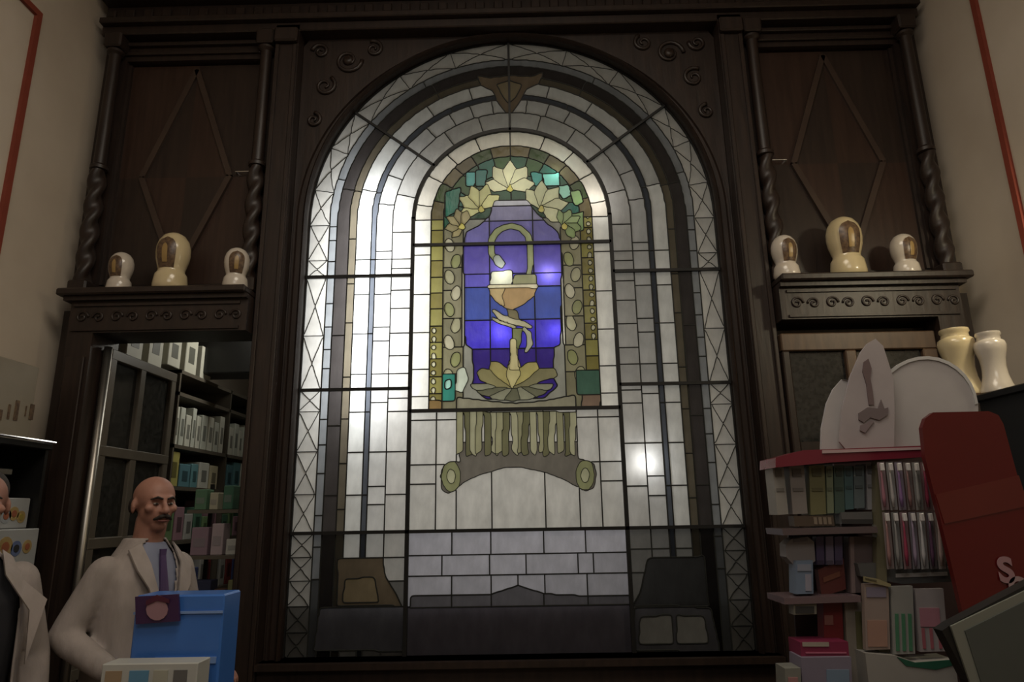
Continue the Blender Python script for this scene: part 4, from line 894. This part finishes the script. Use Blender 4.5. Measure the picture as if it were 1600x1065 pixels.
def person(loc, rotz, label, armR, armL, head_yaw, open_dark, inner, hair_dark):
    t = tag(empty('person', loc), label, 'person'); PW[t] = Vector((0, 0, 0)); t.rotation_euler = (0, 0, rotz)
    B = MB()
    B2 = loft([(0, .0, .82, .155, .11), (0, 0, .92, .165, .12), (0, 0, 1.05, .15, .11), (0, 0, 1.2, .165, .115), (0, 0, 1.32, .165, .11), (0, .005, 1.40, .14, .09), (0, .01, 1.47, .09, .075), (0, .01, 1.5, .06, .06)]); B.add(B2.v, B2.f)
    HR = Matrix.Rotation(head_yaw, 3, 'Z'); hc = Vector((0, -.015, 1.655))
    def hp(x, y, z): return hc+HR @ Vector((x, y, z))
    limb(B, [(0, .01, 1.44), (0, 0, 1.52), hp(0, .005, -.06)], [.066, .060, .062])
    ico(B, hp(0, .012, .03), (.078, .096, .086), 3, HR); ico(B, hp(0, -.012, -.035), (.062, .076, .075), 3, HR)
    ico(B, hp(0, -.055, -.088), (.032, .028, .026), 2, HR); ico(B, hp(0, -.078, .022), (.052, .016, .012), 2, HR)
    ico(B, hp(0, -.082, -.055), (.026, .018, .020), 2, HR)
    limb(B, [hp(0, -.086, .012), hp(0, -.102, -.012), hp(0, -.110, -.030)], [.009, .011, .015], 8)
    for s in (-1, 1):
        ico(B, hp(s*.013, -.098, -.032), (.010, .010, .008), 2); ico(B, hp(s*.045, -.062, -.018), (.024, .02, .02), 2)
        ico(B, hp(s*.080, .012, -.008), (.010, .020, .032), 2, HR @ Matrix.Rotation(s*.3, 3, 'Z'))
    for s, arm in ((-1, armR), (1, armL)):
        sh = Vector((s*.155, .01, 1.385)); limb(B, [sh, arm[0], arm[1]], [.042, .036, .026]); hand(B, arm[1], arm[2], arm[3], -s)
        limb(B, [(s*.085, 0, .88), (s*.095, -.01, .48), (s*.10, .02, .09)], [.085, .055, .040]); limb(B, [(s*.10, .03, .045), (s*.11, -.13, .035)], [.036, .03])
    body = B.build('body', SKIN, t); meshfrom(body, .0062)
    for s in (-1, 1):
        m_ = MB(); ico(m_, hp(s*.029, -.077, .0), (.0115, .008, .0055), 2, HR); m_.build('eye', EYE, t, True)
        m_ = MB(); ico(m_, hp(s*.029, -.0842, .0), (.005, .003, .0048), 2, HR); m_.build('iris', HAIR, t, True)
        m_ = MB(); limb(m_, [hp(s*.012, -.094, .020), hp(s*.03, -.092, .026), hp(s*.05, -.076, .018)], [.004, .005, .003], 6); m_.build('eyebrow', HAIR, t, True)
    m_ = MB(); limb(m_, [hp(-.034, -.086, -.062), hp(-.015, -.1, -.052), hp(0, -.104, -.048), hp(.015, -.1, -.052), hp(.034, -.086, -.062)], [.005, .009, .008, .009, .005], 8); m_.build('moustache', HAIR, t, True)
    m_ = MB(); limb(m_, [hp(-.02, -.096, -.068), hp(0, -.1, -.069), hp(.02, -.096, -.068)], [.003, .0045, .003], 6); m_.build('mouth', mat('lips', (.2, .07, .06), .5), t, True)
    if hair_dark:
        m_ = MB(); ico(m_, hp(0, .03, .045), (.084, .092, .085), 3, HR); ha = m_.build('hair', HAIR, t, True); meshfrom(ha, .01)
    else:
        m_ = MB()
        for k in range(13):
            a = math.radians(-5+190*k/12); ico(m_, hp(.077*math.cos(a), .02+.088*math.sin(a), -.005), (.012, .014, .036), 2)
        ha = m_.build('hair', HAIR, t, True); meshfrom(ha, .007); ha['label'] = 'short dark fringe around the bald crown'
    # trousers, shoes
    m_ = loft([(0, 0, .80, .17, .13), (0, 0, .92, .18, .135), (0, 0, .99, .165, .12)])
    for s in (-1, 1): limb(m_, [(s*.085, 0, .86), (s*.095, -.01, .48), (s*.10, .02, .10)], [.1, .075, .065])
    tr_ = m_.build('trousers', TROU, t); meshfrom(tr_, .012)
    for s in (-1, 1):
        m_ = MB(); limb(m_, [(s*.10, .03, .05), (s*.11, -.14, .042)], [.048, .04], 10); sh_ = m_.build('shoe', FABD, t); meshfrom(sh_, .01)
    # inner garment
    m_ = loft([(0, 0, .95, .165, .122), (0, 0, 1.08, .16, .12), (0, 0, 1.22, .173, .124), (0, 0, 1.33, .175, .12), (0, .005, 1.41, .14, .10), (0, .01, 1.485, .078, .078), (0, .008, 1.505, .066, .066)])
    sh_ = m_.build('jumper' if inner is FABD else 'shirt', inner, t); meshfrom(sh_, .01)
    # coat: torso shell + sleeves; open strip at the front is cut away
    m_ = loft([(0, .01, .60, .235, .18), (0, .005, .80, .215, .165), (0, 0, 1.0, .195, .15), (0, 0, 1.12, .19, .145), (0, 0, 1.28, .192, .14), (0, .005, 1.37, .185, .13), (0, .012, 1.45, .125, .105), (0, .02, 1.50, .085, .085), (0, .02, 1.52, .078, .078)], 32)
    for s, arm in ((-1, armR), (1, armL)):
        sh = Vector((s*.165, .01, 1.395)); wr = Vector(arm[1]); el = Vector(arm[0]); limb(m_, [sh, el, el.lerp(wr, .93)], [.066, .056, .044])
    ct = m_.build('lab_coat', COAT, t); meshfrom(ct, .011)
    bm = bmesh.new(); bm.from_mesh(ct.data); kill = []
    for f in bm.faces:
        c_ = f.calc_center_median()
        w_ = open_dark*(1 if c_.z < 1.1 else 1) if open_dark > .05 else max(0, .012+(c_.z-1.14)*.21)
        if c_.y < -.05 and abs(c_.x) < w_ and c_.z < 1.56: kill.append(f)
    bmesh.ops.delete(bm, geom=kill, context='FACES'); bm.to_mesh(ct.data); bm.free()
    sd = ct.modifiers.new('thick', 'SOLIDIFY'); sd.thickness = .006; sd.offset = -1
    for s in (-1, 1):   # lapels
        w0 = open_dark if open_dark > .05 else 0
        a0 = (s*(.010+w0), -.158, 1.13); a1 = (s*(.045+w0*.7), -.152, 1.30); a2 = (s*.070, -.115, 1.42); a3 = (s*.075, -.05, 1.50); b3 = (s*.115, -.035, 1.475); b2 = (s*.125, -.112, 1.40); b1 = (s*(.095+w0*.7), -.152, 1.33)
        V = [a0, a1, a2, a3, b3, b2, b1]; mb = MB(); n = 7; mb.v = V+[(x, y-.008, z+.002) for x, y, z in V]
        mb.f = [(0, 1, 6), (1, 2, 5, 6), (2, 3, 4, 5), (7, 13, 8), (8, 13, 12, 9), (9, 12, 11, 10)]+[(i, (i+1) % n, n+(i+1) % n, n+i) for i in range(n)]
        mb.build('lapel', COAT, t, 40)
    if inner is not FABD:
        mb = MB().prism([(-.014, 1.475), (.014, 1.475), (.012, 1.45), (.028, 1.18), (0, 1.14), (-.028, 1.18), (-.012, 1.45)], -.156, -.146)
        mb.v = [(x, y+(.055 if z > 1.44 else (z-1.14)*.03), z) for x, y, z in mb.v]; mb.build('tie', TIE, t)
        mb = MB().box(-.125, -.07, -.152, -.148, 1.20, 1.275).build('coat_pocket', COAT, t)
    t.scale = (1, 1, 1); return t
# bald man: faces right and towards the camera
hx = at(243, 787, 2.9)
p1 = person((hx.x-.03, 2.93, 0), math.radians(66), 'bald moustached man in a white coat behind the blue display box',
            (Vector((-.27, .06, 1.17)), Vector((-.23, -.17, 1.06)), (.3, -.9, -.12), (0, 0, -1)), (Vector((.25, .0, 1.15)), Vector((.20, -.2, 1.0)), (-.1, -1, -.1), (0, 0, -1)), math.radians(-14), 0, SHIRT, False)
p2 = person((at(-72, 900, 2.35).x, 2.40, 0), math.radians(58), 'man in a white coat over black, cropped by the left edge',
            (Vector((-.27, .03, 1.14)), Vector((-.25, -.15, .95)), (0, -.8, -.6), (1, 0, 0)), (Vector((.25, .02, 1.13)), Vector((.24, -.08, .90)), (0, -.4, -.9), (-1, 0, 0)), math.radians(-14), .14, FABD, True)
